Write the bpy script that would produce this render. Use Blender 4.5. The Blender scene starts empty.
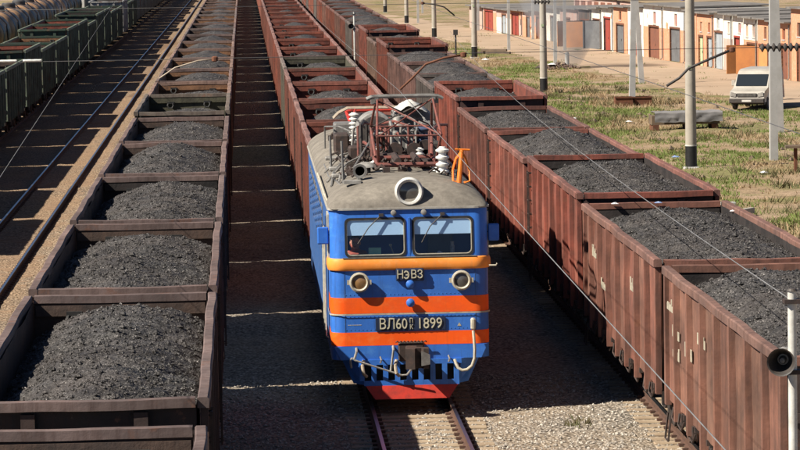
import bpy, bmesh, math, random
from mathutils import Vector, Matrix, noise
R = math.radians
sc = bpy.context.scene
col = sc.collection

# ------------------------------------------------------------------ camera
CAMZ = 9.29
cam_d = bpy.data.cameras.new('camera')
cam = bpy.data.objects.new('camera', cam_d)
col.objects.link(cam)
def norm(v):
    l = math.sqrt(sum(a*a for a in v)); return [a/l for a in v]
_f, _vx, _vy, _roll = 3340.0, 242.0, -60.0, R(1.0)
_Y = norm((_vx-400, 225-_vy, _f))
_a = (-math.sin(_roll), math.cos(_roll))
_Z = norm((_a[0], _a[1], -(_a[0]*_Y[0]+_a[1]*_Y[1])/_Y[2]))
_X = norm([(1 if i == 0 else 0)-_Y[i]*_Y[0]-_Z[i]*_Z[0] for i in range(3)])
right = Vector((_X[0], _Y[0], _Z[0])); up = Vector((_X[1], _Y[1], _Z[1])); fwd = Vector((_X[2], _Y[2], _Z[2]))
m = Matrix((right, up, -fwd)).transposed().to_4x4()
m.translation = Vector((0, 0, CAMZ))
cam.matrix_world = m
cam_d.sensor_width = 36; cam_d.lens = 36*_f/800
cam_d.clip_start = 0.5; cam_d.clip_end = 6000
sc.camera = cam
sc.cycles.diffuse_bounces = 1

# ------------------------------------------------------------------ world, sun, exposure
SUN_EL, SUN_AZ = R(43.0), R(20.5)          # light travels towards +X and a little +Y
w = bpy.data.worlds.new('World'); sc.world = w; w.use_nodes = True
nt = w.node_tree; nt.nodes.clear()
sky = nt.nodes.new('ShaderNodeTexSky'); sky.sky_type = 'NISHITA'; sky.sun_disc = False
sky.sun_elevation = SUN_EL
sky.air_density = .4; sky.dust_density = .2; sky.ozone_density = 2.0
to_sun = Vector((-math.cos(SUN_AZ)*math.cos(SUN_EL), -math.sin(SUN_AZ)*math.cos(SUN_EL), math.sin(SUN_EL)))
sky.sun_rotation = math.atan2(to_sun.x, to_sun.y)
bg = nt.nodes.new('ShaderNodeBackground'); bg.inputs[1].default_value = 0.05
wo = nt.nodes.new('ShaderNodeOutputWorld')
nt.links.new(sky.outputs[0], bg.inputs[0]); nt.links.new(bg.outputs[0], wo.inputs[0])
sd = bpy.data.lights.new('sun', 'SUN'); sd.energy = 5.0; sd.angle = R(0.5); sd.color = (1.0, 0.93, 0.82)
sun = bpy.data.objects.new('sun', sd); col.objects.link(sun)
sun.rotation_euler = (-to_sun).to_track_quat('-Z', 'Y').to_euler()
sun.location = (-40, 0, 60)
vs = sc.view_settings
vs.view_transform = 'Standard'; vs.look = 'None'; vs.gamma = 1.0; vs.exposure = 0.88; vs.use_curve_mapping = False

# ------------------------------------------------------------------ helpers
class MB:
    def __init__(s): s.v = []; s.f = []; s.mi = []
    def add(s, vs_, fs, mi=0):
        o = len(s.v); s.v += [tuple(p) for p in vs_]
        s.f += [tuple(i+o for i in f) for f in fs]
        s.mi += [mi]*len(fs) if isinstance(mi, int) else list(mi)
        return s
    def box(s, x0, x1, y0, y1, z0, z1, mi=0):
        return s.add([(x0,y0,z0),(x1,y0,z0),(x1,y1,z0),(x0,y1,z0),(x0,y0,z1),(x1,y0,z1),(x1,y1,z1),(x0,y1,z1)],
                     [(0,3,2,1),(4,5,6,7),(0,1,5,4),(2,3,7,6),(1,2,6,5),(3,0,4,7)], mi)
    def cbox(s, cx, cy, cz, sx, sy, sz, mi=0):
        return s.box(cx-sx/2, cx+sx/2, cy-sy/2, cy+sy/2, cz-sz/2, cz+sz/2, mi)
    def bevbox(s, x0, x1, y0, y1, z0, z1, b=0.02):
        # box with chamfered vertical and top edges
        ring = lambda d, z: [(x0+b+d, y0+d, z), (x1-b-d, y0+d, z), (x1-d, y0+b+d, z), (x1-d, y1-b-d, z),
                             (x1-b-d, y1-d, z), (x0+b+d, y1-d, z), (x0+d, y1-b-d, z), (x0+d, y0+b+d, z)]
        vv = ring(b*.7, z0)+ring(0, z0+b)+ring(0, z1-b)+ring(b*.7, z1)
        ff = [tuple(range(7, -1, -1)), tuple(range(24, 32))]
        for k in range(3):
            for i in range(8):
                j = (i+1) % 8
                ff.append((k*8+i, k*8+j, k*8+8+j, k*8+8+i))
        return s.add(vv, ff)
    def prism(s, poly, a, b, ax='Y', mi=0):
        n = len(poly)
        def P(u, v, t):
            return (u, t, v) if ax == 'Y' else ((t, u, v) if ax == 'X' else (u, v, t))
        vv = [P(u, v, a) for u, v in poly]+[P(u, v, b) for u, v in poly]
        ff = [tuple(range(n)), tuple(range(2*n-1, n-1, -1))]
        ff += [(i, i+n, (i+1) % n+n, (i+1) % n) for i in range(n)]
        return s.add(vv, ff, mi)
    def cyl(s, p0, p1, r0, r1=None, n=12, caps=True, mi=0):
        r1 = r0 if r1 is None else r1
        p0 = Vector(p0); p1 = Vector(p1); d = (p1-p0).normalized()
        u = d.orthogonal().normalized(); v_ = d.cross(u)
        vv = []
        for p, r in ((p0, r0), (p1, r1)):
            for i in range(n):
                a = 2*math.pi*i/n
                vv.append(p+(u*math.cos(a)+v_*math.sin(a))*r)
        ff = [(i, (i+1) % n, n+(i+1) % n, n+i) for i in range(n)]
        if caps: ff += [tuple(range(n-1, -1, -1)), tuple(range(n, 2*n))]
        return s.add(vv, ff, mi)
    def tube(s, pts, r, n=8, mi=0):
        pts = [Vector(p) for p in pts]
        rings = []; u = None
        for k, p in enumerate(pts):
            d = (pts[min(k+1, len(pts)-1)]-pts[max(k-1, 0)]).normalized()
            if u is None: u = d.orthogonal().normalized()
            u = (u-d*u.dot(d)).normalized(); v_ = d.cross(u)
            rr = r[k] if isinstance(r, (list, tuple)) else r
            rings.append([p+(u*math.cos(2*math.pi*i/n)+v_*math.sin(2*math.pi*i/n))*rr for i in range(n)])
        vv = [q for rg in rings for q in rg]; ff = []
        for k in range(len(pts)-1):
            for i in range(n):
                j = (i+1) % n
                ff.append((k*n+i, k*n+j, k*n+n+j, k*n+n+i))
        e = (len(pts)-1)*n
        ff += [tuple(range(n-1, -1, -1)), tuple(range(e, e+n))]
        return s.add(vv, ff, mi)
    def lathe(s, prof, o=(0,0,0), ax='Z', n=16, mi=0):
        # prof: list of (radius, height along axis)
        vv = []
        for r, h in prof:
            for i in range(n):
                a = 2*math.pi*i/n; c, t = r*math.cos(a), r*math.sin(a)
                p = (c, t, h) if ax == 'Z' else ((c, h, t) if ax == 'Y' else (h, c, t))
                vv.append((p[0]+o[0], p[1]+o[1], p[2]+o[2]))
        ff = []
        for k in range(len(prof)-1):
            for i in range(n):
                j = (i+1) % n
                ff.append((k*n+i, k*n+j, k*n+n+j, k*n+n+i))
        e = (len(prof)-1)*n
        ff += [tuple(range(n-1, -1, -1)), tuple(range(e, e+n))]
        return s.add(vv, ff, mi)
    def grid(s, fn, nu, nv, mi=0, skip=None):
        o = len(s.v)
        for j in range(nv+1):
            for i in range(nu+1): s.v.append(tuple(fn(i/nu, j/nv)))
        for j in range(nv):
            for i in range(nu):
                if skip and skip(i, j): continue
                a = o+j*(nu+1)+i
                s.f.append((a, a+1, a+nu+2, a+nu+1)); s.mi.append(mi)
        return s
    def mesh(s, name, mats=(), smooth=False, fix=True):
        me = bpy.data.meshes.new(name)
        me.from_pydata(s.v, [], s.f)
        for mt in mats: me.materials.append(mt)
        if len(mats) > 1: me.polygons.foreach_set('material_index', s.mi)
        if fix:
            bm = bmesh.new(); bm.from_mesh(me)
            bmesh.ops.recalc_face_normals(bm, faces=bm.faces)
            bm.to_mesh(me); bm.free()
        if smooth:
            me.polygons.foreach_set('use_smooth', [True]*len(me.polygons))
            if smooth != 'all':
                try: me.set_sharp_from_angle(angle=R(38))
                except Exception: pass
        me.update()
        return me
    def build(s, name, mat, parent=None, smooth=False, loc=(0,0,0), fix=True):
        mats = mat if isinstance(mat, (list, tuple)) else (mat,)
        return put(name, s.mesh(name, mats, smooth, fix), parent, loc)

def put(name, me, parent=None, loc=(0,0,0), rz=0.0, color=None):
    o = bpy.data.objects.new(name, me); col.objects.link(o)
    o.location = loc; o.rotation_euler = (0, 0, rz)
    if parent is not None:
        o.parent = parent
    if color: o.color = color
    return o
def empty(name, loc=(0,0,0), rz=0.0):
    o = bpy.data.objects.new(name, None); col.objects.link(o)
    o.location = loc; o.rotation_euler = (0, 0, rz); o.empty_display_size = 0.3
    return o
def tag(o, label=None, cat=None, group=None, kind=None):
    if label: o['label'] = label
    if cat: o['category'] = cat
    if group: o['group'] = group
    if kind: o['kind'] = kind
    return o
def copy_tree(o, parent=None):
    c = o.copy(); col.objects.link(c); c.parent = parent
    for ch in o.children: copy_tree(ch, c)
    return c
def fbm(x, y, z=0.0, o=4):
    return noise.fractal(Vector((x, y, z)), 1.0, 2.0, o)
ORD = ['first','second','third','fourth','fifth','sixth','seventh','eighth','ninth','tenth','eleventh','twelfth','thirteenth',
       'fourteenth','fifteenth','sixteenth','seventeenth','eighteenth','nineteenth','twentieth','twenty-first','twenty-second',
       'twenty-third','twenty-fourth','twenty-fifth','twenty-sixth','twenty-seventh','twenty-eighth','twenty-ninth','thirtieth',
       'thirty-first','thirty-second','thirty-third','thirty-fourth','thirty-fifth','thirty-sixth','thirty-seventh','thirty-eighth','thirty-ninth','fortieth','forty-first','forty-second']

# ------------------------------------------------------------------ materials
MAT = {}
class NT:
    def __init__(s, name):
        s.m = bpy.data.materials.new(name); s.m.use_nodes = True
        s.t = s.m.node_tree; s.b = s.t.nodes['Principled BSDF']
        s.pos = None; MAT[name] = s.m
    def n(s, typ, **kw):
        nd = s.t.nodes.new(typ)
        for k, v in kw.items():
            if k.startswith('i_'):
                key = k[2:]; key = int(key) if key.isdigit() else key.replace('_', ' ')
                nd.inputs[key].default_value = v
            else: setattr(nd, k, v)
        return nd
    def l(s, a, b): s.t.links.new(a, b)
    def P(s):
        if s.pos is None: s.pos = s.n('ShaderNodeNewGeometry').outputs['Position']
        return s.pos
    def mapped(s, sc_, src=None, loc=(0,0,0)):
        mp = s.n('ShaderNodeMapping'); mp.inputs['Scale'].default_value = sc_; mp.inputs['Location'].default_value = loc
        s.l(src or s.P(), mp.inputs[0]); return mp.outputs[0]
    def noise(s, sc_=(1,1,1), det=4, rough=.6, src=None, loc=(0,0,0)):
        nz = s.n('ShaderNodeTexNoise'); nz.inputs['Scale'].default_value = 1; nz.inputs['Detail'].default_value = det
        nz.inputs['Roughness'].default_value = rough
        s.l(s.mapped(sc_, src, loc), nz.inputs['Vector']); return nz.outputs[0]
    def vor(s, sc_=(1,1,1), feat='F1', src=None):
        nz = s.n('ShaderNodeTexVoronoi', feature=feat); nz.inputs['Scale'].default_value = 1
        s.l(s.mapped(sc_, src), nz.inputs['Vector']); return nz
    def ramp(s, src, pts):
        r = s.n('ShaderNodeValToRGB'); e = r.color_ramp.elements
        while len(e) < len(pts): e.new(.5)
        for k, (p, c) in enumerate(pts):
            e[k].position = p; c = (c, c, c) if isinstance(c, (int, float)) else c
            e[k].color = (c[0], c[1], c[2], 1)
        s.l(src, r.inputs[0]); return r.outputs[0]
    def mix(s, fac, a, b, mode='MIX'):
        mx = s.n('ShaderNodeMix', data_type='RGBA', blend_type=mode)
        for sock, val in ((mx.inputs[0], fac), (mx.inputs[6], a), (mx.inputs[7], b)):
            if isinstance(val, (int, float)): sock.default_value = val
            elif isinstance(val, (tuple, list)): sock.default_value = (val[0], val[1], val[2], 1)
            else: s.l(val, sock)
        return mx.outputs[2]
    def math(s, op, a, b=0.0):
        mt = s.n('ShaderNodeMath', operation=op)
        for sock, val in ((mt.inputs[0], a), (mt.inputs[1], b)):
            if isinstance(val, (int, float)): sock.default_value = val
            else: s.l(val, sock)
        return mt.outputs[0]
    def color(s, c):
        if isinstance(c, (tuple, list)): s.b.inputs['Base Color'].default_value = (c[0], c[1], c[2], 1)
        else: s.l(c, s.b.inputs['Base Color'])
        return s
    def fin(s, rough=.6, metal=0.0, spec=.5, bump=None, bstr=.3, bdist=.02):
        if isinstance(rough, (int, float)): s.b.inputs['Roughness'].default_value = rough
        else: s.l(rough, s.b.inputs['Roughness'])
        s.b.inputs['Metallic'].default_value = metal
        s.b.inputs['Specular IOR Level'].default_value = spec
        if bump is not None:
            bp = s.n('ShaderNodeBump'); bp.inputs['Strength'].default_value = bstr; bp.inputs['Distance'].default_value = bdist
            s.l(bump, bp.inputs['Height']); s.l(bp.outputs[0], s.b.inputs['Normal'])
        return s.m

def simple(name, c, c2=None, sc_=3.0, rough=.6, metal=0.0, spec=.4, lo=.35, hi=.7, bstr=.15, zs=1.0, bdist=.01):
    t = NT(name)
    c2 = c2 or tuple(a*.6 for a in c)
    nz = t.noise((sc_, sc_, sc_*zs), 6, .65)
    t.color(t.mix(t.ramp(nz, [(lo, 0.0), (hi, 1.0)]), c, c2))
    return t.fin(rough, metal, spec, t.noise((sc_*6, sc_*6, sc_*6), 3), bstr, bdist)

def wagon_mat(name, dirt):
    t = NT(name)
    oc = t.n('ShaderNodeObjectInfo').outputs['Color']
    big = t.ramp(t.noise((.5, .5, .9), 5, .65), [(.3, .5), (.7, 1.3)])
    c = t.mix(1.0, oc, big, 'MULTIPLY')
    # vertical rain streaks and rust
    st = t.ramp(t.noise((7, 7, .5), 4, .7), [(.45, 0.0), (.72, 1.0)])
    c = t.mix(t.math('MULTIPLY', st, .65), c, (.05, .024, .018))
    sc2 = t.ramp(t.noise((2.2, 2.2, 2.2), 6, .7, loc=(7, 3, 1)), [(.58, 0.0), (.66, 1.0)])
    c = t.mix(t.math('MULTIPLY', sc2, .55), c, (.19, .085, .05))
    pale = t.ramp(t.noise((5, 5, 2.2), 6, .75, loc=(31, 3, 9)), [(.66, 0.0), (.72, 1.0)])
    c = t.mix(t.math('MULTIPLY', pale, .35), c, (.36, .27, .22))
    du = t.ramp(t.noise((1.1, 1.1, 1.6), 5, .6, loc=(3, 30, 11)), [(.35, 0.0), (.75, 1.0)])
    c = t.mix(t.math('MULTIPLY', du, dirt), c, (.055, .045, .042))
    t.color(c)
    return t.fin(.72, 0, .3, t.noise((3, 3, 3), 6, .7), .35, .03)
wagon_mat('wagon_paint', .5)
wagon_mat('wagon_inside', .75)
def inner_mat(name, a, b):
    t = NT(name)
    c = t.mix(t.ramp(t.noise((1.2, 1.2, 1.6), 6, .7), [(.36, 0.0), (.64, 1.0)]), a, b)
    st = t.ramp(t.noise((6, 6, .6), 4, .7, loc=(5, 5, 5)), [(.5, 0.0), (.75, 1.0)])
    c = t.mix(t.math('MULTIPLY', st, .5), c, (.035, .03, .028))
    t.color(c); return t.fin(.8, 0, .2, t.noise((2.2, 2.2, 2.2), 6, .7), .5, .05)
inner_mat('inner_brown', (.105, .068, .052), (.05, .04, .036))
inner_mat('inner_red', (.23, .068, .045), (.10, .04, .032))
inner_mat('inner_dark', (.05, .041, .038), (.022, .02, .02))
inner_mat('inner_olive', (.10, .095, .062), (.05, .045, .035))
inner_mat('inner_tan', (.25, .13, .07), (.12, .065, .04))
simple('underframe', (.022, .019, .018), (.05, .035, .028), 4, .8)
simple('hardware', (.03, .024, .022), (.075, .045, .035), 9, .7)

t = NT('coal')
v1 = t.vor((28, 28, 28)); v2 = t.vor((62, 62, 62))
g = t.ramp(v1.outputs['Color'], [(0.0, .02), (.5, .058), (.85, .10), (1.0, .17)])
sp_ = t.n('ShaderNodeSeparateColor'); t.l(v2.outputs['Color'], sp_.inputs[0])
g2 = t.ramp(sp_.outputs[0], [(0.0, .45), (.8, 1.2), (.965, 1.6), (.985, 6.0)])  # brightest cells are glints painted into the coal colour
c = t.mix(1.0, g, g2, 'MULTIPLY')
c = t.mix(t.ramp(t.noise((.7, .7, .7), 5, .6), [(.35, 0.0), (.75, .6)]), c, (.078, .068, .062))
c = t.mix(1.0, c, t.ramp(t.noise((1.3, 1.3, 1.3), 6, .7, loc=(9, 2, 4)), [(.36, .5), (.62, 1.05)]), 'MULTIPLY')
c = t.mix(1.0, c, (.95, .88, .83), 'MULTIPLY')
t.color(c)
hh = t.math('ADD', t.math('MULTIPLY', v1.outputs['Distance'], -1.0), t.math('MULTIPLY', v2.outputs['Distance'], -.5))
t.fin(.62, 0, .4, hh, .6, .028)

def ballast_mat(name, a, b, d, dust):
    t = NT(name)
    v = t.vor((14, 14, 14)); v2 = t.vor((6, 6, 6))
    stone = t.ramp(v.outputs['Color'], [(0.0, tuple(x*.45 for x in a)), (.4, a), (.8, b), (1.0, tuple(min(.8, x*1.25) for x in b))])
    edge = t.ramp(v.outputs['Distance'], [(.3, 1.0), (.75, .3)])
    c = t.mix(1.0, stone, edge, 'MULTIPLY')
    dn = t.ramp(t.noise((.35, .2, .35), 6, .65), [(.38, 0.0), (.68, 1.0)])
    c = t.mix(t.math('MULTIPLY', dn, dust), c, d)
    sp = t.ramp(v2.outputs['Color'], [(.82, 0.0), (.86, 1.0)])
    c = t.mix(t.math('MULTIPLY', sp, .4), c, (.07, .06, .055))
    sx_ = t.n('ShaderNodeSeparateXYZ'); t.l(t.P(), sx_.inputs[0])
    xr = t.math('ADD', sx_.outputs[0], t.math('MULTIPLY', t.noise((.6, .3, .6), 4), 1.6))
    rusty = t.ramp(t.math('MULTIPLY', t.math('ADD', xr, 6.0), .2), [(.0, .75), (.5, 0.0)])
    c = t.mix(rusty, c, t.mix(1.0, c, (.97, .77, .59), 'MULTIPLY'))
    t.color(c)
    return t.fin(.9, 0, .15, t.math('MULTIPLY', v.outputs['Distance'], -1.0), .9, .05)
ballast_mat('ballast', (.30, .255, .205), (.47, .41, .335), (.36, .26, .165), .5)
simple('stone', (.50, .45, .38), (.16, .14, .12), 11, .9, lo=.42, hi=.6, bstr=.3)
simple('sleeper', (.36, .28, .19), (.24, .17, .11), 3, .9, bstr=.4)
simple('sleeper_brown', (.27, .175, .105), (.17, .11, .07), 3, .9, bstr=.4)
simple('rail_side', (.11, .055, .035), (.06, .035, .028), 5, .8)
t = NT('rail_top'); t.color((.42, .44, .47)); t.fin(.28, 1.0, .5)
simple('earth', (.30, .215, .125), (.20, .155, .09), .25, .95, lo=.35, hi=.65)
simple('dirt', (.40, .29, .20), (.31, .225, .15), .22, .95, lo=.35, hi=.7, bstr=.3)
# right hand waste ground: dry grass, green patches, bare soil
t = NT('ground')
n1 = t.noise((.09, .09, .09), 6, .68); n2 = t.noise((.16, .16, .16), 5, .7, loc=(40, 7, 0)); n3 = t.noise((2.6, 2.6, 2.6), 5, .8)
c = t.mix(t.ramp(n1, [(.4, 0.0), (.6, 1.0)]), (.30, .215, .125), (.40, .29, .205))
c = t.mix(t.ramp(n2, [(.47, 0.0), (.6, .75)]), c, (.16, .17, .055))
c = t.mix(1.0, c, t.ramp(n3, [(.25, .45), (.75, 1.3)]), 'MULTIPLY')
t.color(c); t.fin(.95, 0, .1, n3, .8, .15)
simple('grass_dry', (.44, .33, .19), (.30, .20, .11), 2.5, .9)
simple('grass_green', (.12, .19, .035), (.22, .23, .075), 2.0, .9)
simple('weed', (.085, .10, .035), (.15, .11, .06), 2.5, .9)

def worn(name, c1, c2, fade, dirt, rough):
    t = NT(name)
    c = t.mix(t.ramp(t.noise((1.5, 1.5, 1.5), 6, .65), [(.35, 0.0), (.7, 1.0)]), c1, c2)
    c = t.mix(t.ramp(t.noise((2.6, 2.6, 3.5), 6, .75, loc=(4, 8, 2)), [(.52, 0.0), (.75, .7)]), c, fade)
    st = t.ramp(t.noise((9, 9, .7), 5, .75, loc=(1, 5, 3)), [(.52, 0.0), (.78, 1.0)])
    c = t.mix(t.math('MULTIPLY', st, .62), c, dirt)
    gr_ = t.ramp(t.noise((.9, .9, 1.4), 6, .8, loc=(12, 3, 6)), [(.5, 0.0), (.72, .5)])
    c = t.mix(gr_, c, tuple(a*.6+.02 for a in c1))
    ch = t.ramp(t.noise((14, 14, 14), 4, .8), [(.70, 0.0), (.73, 1.0)])
    c = t.mix(t.math('MULTIPLY', ch, .6), c, (.10, .07, .055))
    t.color(c)
    rr_ = t.ramp(t.noise((4, 4, 4), 5, .7), [(.3, rough-.1), (.7, rough+.2)])
    return t.fin(rr_, 0, .45, t.noise((1.8, 1.8, 1.8), 5, .6), .18, .02)
worn('loco_blue', (.042, .175, .60), (.034, .14, .50), (.09, .28, .68), (.03, .05, .10), .35)
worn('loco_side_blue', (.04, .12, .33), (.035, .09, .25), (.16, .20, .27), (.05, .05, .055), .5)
worn('loco_orange', (.97, .12, .005), (.95, .10, .005), (.96, .25, .05), (.62, .10, .02), .45)
worn('loco_ledge', (.96, .33, .05), (.93, .27, .035), (.93, .48, .18), (.62, .26, .09), .5)
t = NT('loco_roof')
n1 = t.noise((1.3, 1.3, 1.3), 6, .7); n2 = t.noise((9, 9, 9), 5, .7)
c = t.mix(t.ramp(n1, [(.35, 0.0), (.68, 1.0)]), (.245, .218, .18), (.125, .11, .092))
c = t.mix(1.0, c, t.ramp(n2, [(.3, .75), (.7, 1.15)]), 'MULTIPLY')
t.color(c); t.fin(.8, 0, .25, n2, .2, .01)
simple('loco_roof_edge', (.42, .40, .35), (.25, .22, .18), 4, .6)
simple('red_paint', (.50, .035, .02), (.24, .03, .022), 6, .5, lo=.4, hi=.75)
simple('faded_red', (.22, .065, .05), (.10, .05, .042), 7, .7)
simple('orange_paint', (.80, .22, .02), (.66, .15, .015), 8, .5)
simple('white_paint', (.64, .63, .58), (.42, .40, .36), 5, .5)
simple('cream', (.55, .50, .38), (.30, .27, .21), 8, .6)
simple('porcelain', (.72, .71, .66), (.40, .37, .32), 9, .35, lo=.5, hi=.75)
simple('porcelain_blue', (.045, .075, .16), (.10, .10, .11), 9, .3)
simple('grey_metal', (.22, .215, .20), (.11, .10, .095), 6, .55, .1)
simple('pale_metal', (.36, .345, .315), (.14, .125, .11), 6, .55, .1)
simple('dark_metal', (.035, .033, .032), (.075, .06, .05), 8, .6)
simple('black_paint', (.012, .012, .013), (.02, .02, .02), 5, .5)
simple('rubber', (.012, .012, .012), (.03, .028, .026), 7, .7)
simple('tan_tube', (.44, .37, .28), (.28, .22, .16), 8, .6)
simple('plate_black', (.016, .028, .07), (.02, .03, .06), 6, .4)
simple('plate_letters', (.62, .58, .42), (.46, .42, .30), 20, .6)
simple('panel_blue', (.50, .72, .97), (.46, .69, .95), 1, .6)
simple('cab_wall', (.06, .11, .28), (.05, .09, .24), 2, .7)
simple('cab_desk', (.30, .50, .38), (.22, .40, .32), 3, .6)
simple('skin', (.50, .24, .17), (.42, .18, .13), 6, .6)
simple('shirt_red', (.42, .10, .07), (.30, .07, .05), 9, .8)
simple('hair_dark', (.025, .016, .012), (.04, .025, .018), 20, .7)
t = NT('glass')
t.t.nodes.remove(t.b)
tr = t.n('ShaderNodeBsdfTransparent'); tr.inputs[0].default_value = (.95, .97, .98, 1)
gl = t.n('ShaderNodeBsdfGlossy'); gl.inputs['Roughness'].default_value = .02
fr = t.n('ShaderNodeLayerWeight'); fr.inputs[0].default_value = .5
fq = t.math('ADD', t.math('MULTIPLY', t.math('POWER', fr.outputs['Facing'], 4.0), .45), .045)
ms = t.n('ShaderNodeMixShader')
t.l(fq, ms.inputs[0]); t.l(tr.outputs[0], ms.inputs[1]); t.l(gl.outputs[0], ms.inputs[2])
t.l(ms.outputs[0], t.t.nodes['Material Output'].inputs[0])
t = NT('lamp_glass'); t.color((.10, .095, .085)); t.fin(.12, 0, .8)
t = NT('lamp_amber'); t.color((.30, .17, .07)); t.fin(.12, 0, .8)
t = NT('window_dark'); t.color((.02, .025, .03)); t.fin(.1, 0, .7)
simple('concrete', (.40, .36, .30), (.30, .27, .225), 1.2, .9, bstr=.2)
simple('concrete_grey', (.42, .41, .39), (.32, .31, .29), 1.5, .9, bstr=.2)
simple('wire', (.10, .10, .105), (.16, .15, .14), 2, .5, .3)
simple('wire_pale', (.20, .20, .205), (.12, .12, .125), 2, .9, 0, .1)
t = NT('brick_orange')
n1 = t.noise((.7, .7, .7), 6, .7); n2 = t.noise((3, 3, 5), 5, .75)
c = t.mix(t.ramp(n1, [(.35, 0.0), (.7, 1.0)]), (.60, .26, .145), (.52, .28, .18))
c = t.mix(t.ramp(n2, [(.5, 0.0), (.68, .8)]), c, (.58, .37, .265))
t.color(c); t.fin(.9, 0, .15, n2, .3, .02)
simple('brick_pink', (.52, .30, .24), (.48, .38, .33), 1.1, .9)
simple('whitewash', (.76, .72, .63), (.60, .44, .34), 1.6, .9, lo=.5, hi=.72)
simple('slate_roof', (.19, .175, .16), (.10, .09, .082), 1.2, .85)
simple('soot', (.05, .045, .042), (.14, .09, .07), .8, .9)
simple('door_red', (.33, .055, .035), (.25, .05, .04), 1.5, .6)
simple('door_brown', (.22, .085, .05), (.15, .065, .045), 1.5, .7)
simple('door_grey', (.15, .155, .16), (.10, .10, .105), 1.5, .6)
simple('door_pale', (.36, .40, .42), (.27, .30, .33), 1.5, .6)
simple('door_green', (.45, .52, .30), (.36, .42, .26), 1.5, .6)
simple('door_orange', (.60, .26, .09), (.46, .20, .08), 1.2, .6)
simple('rust', (.17, .065, .032), (.09, .04, .025), 3, .85)
simple('tarp', (.22, .21, .205), (.14, .135, .135), 1.2, .8)
simple('wood', (.17, .12, .08), (.10, .075, .055), 2, .9)
simple('van_paint', (.46, .43, .375), (.33, .30, .255), 1.2, .35)
simple('van_rust', (.42, .15, .085), (.50, .42, .36), 2.2, .5, lo=.45, hi=.55)
simple('blue_roof', (.03, .10, .50), (.025, .08, .40), 2, .5)
simple('tank_tan', (.56, .33, .17), (.26, .16, .10), 1.0, .55, lo=.35, hi=.6)
simple('tank_dark', (.035, .045, .06), (.07, .06, .05), 1.2, .5)
simple('litter_white', (.7, .7, .7), (.5, .5, .52), 8, .7)
simple('litter_blue', (.10, .18, .40), (.3, .34, .42), 8, .7)
simple('leaf_green', (.06, .10, .022), (.10, .13, .035), 2, .8)
simple('bark', (.10, .075, .055), (.06, .045, .035), 3, .9)

# ------------------------------------------------------------------ ground, ballast, tracks
TX = {'empty': -7.5, 'left': -2.14, 'loco': 3.19, 'right': 8.82, 'green': -12.67, 'tank': -18.4}
def lin(a, b, n): return [a+(b-a)*i/n for i in range(n+1)]
def sheet(name, xs, ys, zf, mat):
    mb = MB(); nx = len(xs)
    for y in ys:
        for x in xs: mb.v.append((x, y, zf(x, y)))
    for j in range(len(ys)-1):
        for i in range(nx-1):
            a = j*nx+i; mb.f.append((a, a+1, a+nx+1, a+nx)); mb.mi.append(0)
    return mb.build(name, MAT[mat], smooth='all', fix=False)
gx = [-2500, -600, -150, -40, -27, -26]+[-25, 12.2]+lin(13, 60, 47)+[70, 90, 120, 200, 600, 2500]
gy = [-60, 0, 40]+lin(60, 360, 150)+[380, 420, 480, 560, 700, 1000, 1800, 4000]
def gz(x, y):
    if x <= 12.2: return -0.62
    z = -0.5 + .10*fbm(x*.25, y*.25)+.05*fbm(x*.9, y*.9, 3)
    if x < 13: z = -0.55
    return z
g = tag(sheet('ground', gx, gy, gz, 'ground'), kind='structure')
bx = lin(-25.6, -10, 24)+lin(-9.5, 12, 86)+[12.6, 13.3, 14.0]
by = [20, 30, 40]+lin(45, 130, 240)+lin(132, 240, 54)+lin(245, 620, 40)
def bz(x, y):
    if x > 12.3: return -.3-(x-12.3)*.22
    return -.198+(.022 if x < -5 else 0)+.03*fbm(x*.8, y*.5, 7)+.028*fbm(x*3.1, y*3.1, 2, 2)
tag(sheet('ballast', bx, by, bz, 'ballast'), kind='structure')

rail_poly = [(-.07,-.17),(.07,-.17),(.07,-.155),(.012,-.13),(.012,-.05),(.037,-.04),(.037,-.004),(-.037,-.004),(-.037,-.04),(-.012,-.05),(-.012,-.13),(-.07,-.155)]
rail_me = MB().prism(rail_poly, 20, 620).box(-.034, .034, 20, 620, -.004, 0.0, 1).mesh('rail', (MAT['rail_side'], MAT['rail_top']))
sl = MB(); sl.bevbox(-1.35, 1.35, -.13, .13, -.37, -.172, .02)
sl_me = sl.mesh('sleeper', (MAT['sleeper'],)); sl_me2 = sl.mesh('sleeper', (MAT['sleeper_brown'],))
random.seed(3)
ranges = {'empty': (70, 205), 'left': (0, 0), 'loco': (52, 86), 'right': (44, 120), 'green': (0, 0)}
for key in ('empty', 'left', 'loco', 'right', 'green', 'tank'):
    tr_ = empty('railway_track', (TX[key], 0, 0)); tag(tr_, kind='structure')
    for s in (-1, 1): put('rail', rail_me, tr_, (s*.797, 0, 0))
    a, b = ranges.get(key, (0, 0)); y = a
    while y < b:
        o = put('sleeper', sl_me2 if key == 'empty' else sl_me, tr_, (random.uniform(-.03, .03), y+random.uniform(-.03, .03), random.uniform(-.012, .004)), random.uniform(-.012, .012)); y += .545
    st = MB(); y = max(b, 40)
    while y < 330:
        st.box(-1.35, 1.35, y-.12, y+.12, -.37, -.175); y += .545
    tag(st.build('sleepers', MAT['sleeper_brown' if TX[key] < -5 else 'sleeper'], tr_), kind='stuff')
    if key in ('empty', 'loco', 'right'):
        fs = MB()
        y = a
        while y < min(b, 130):
            for s in (-1, 1):
                for q in (-.11, .11): fs.cbox(s*.797+q, y, -.15, .09, .12, .05)
            y += .545
        tag(fs.build('rail_fastenings', MAT['rail_side'], tr_), kind='stuff')

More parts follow.
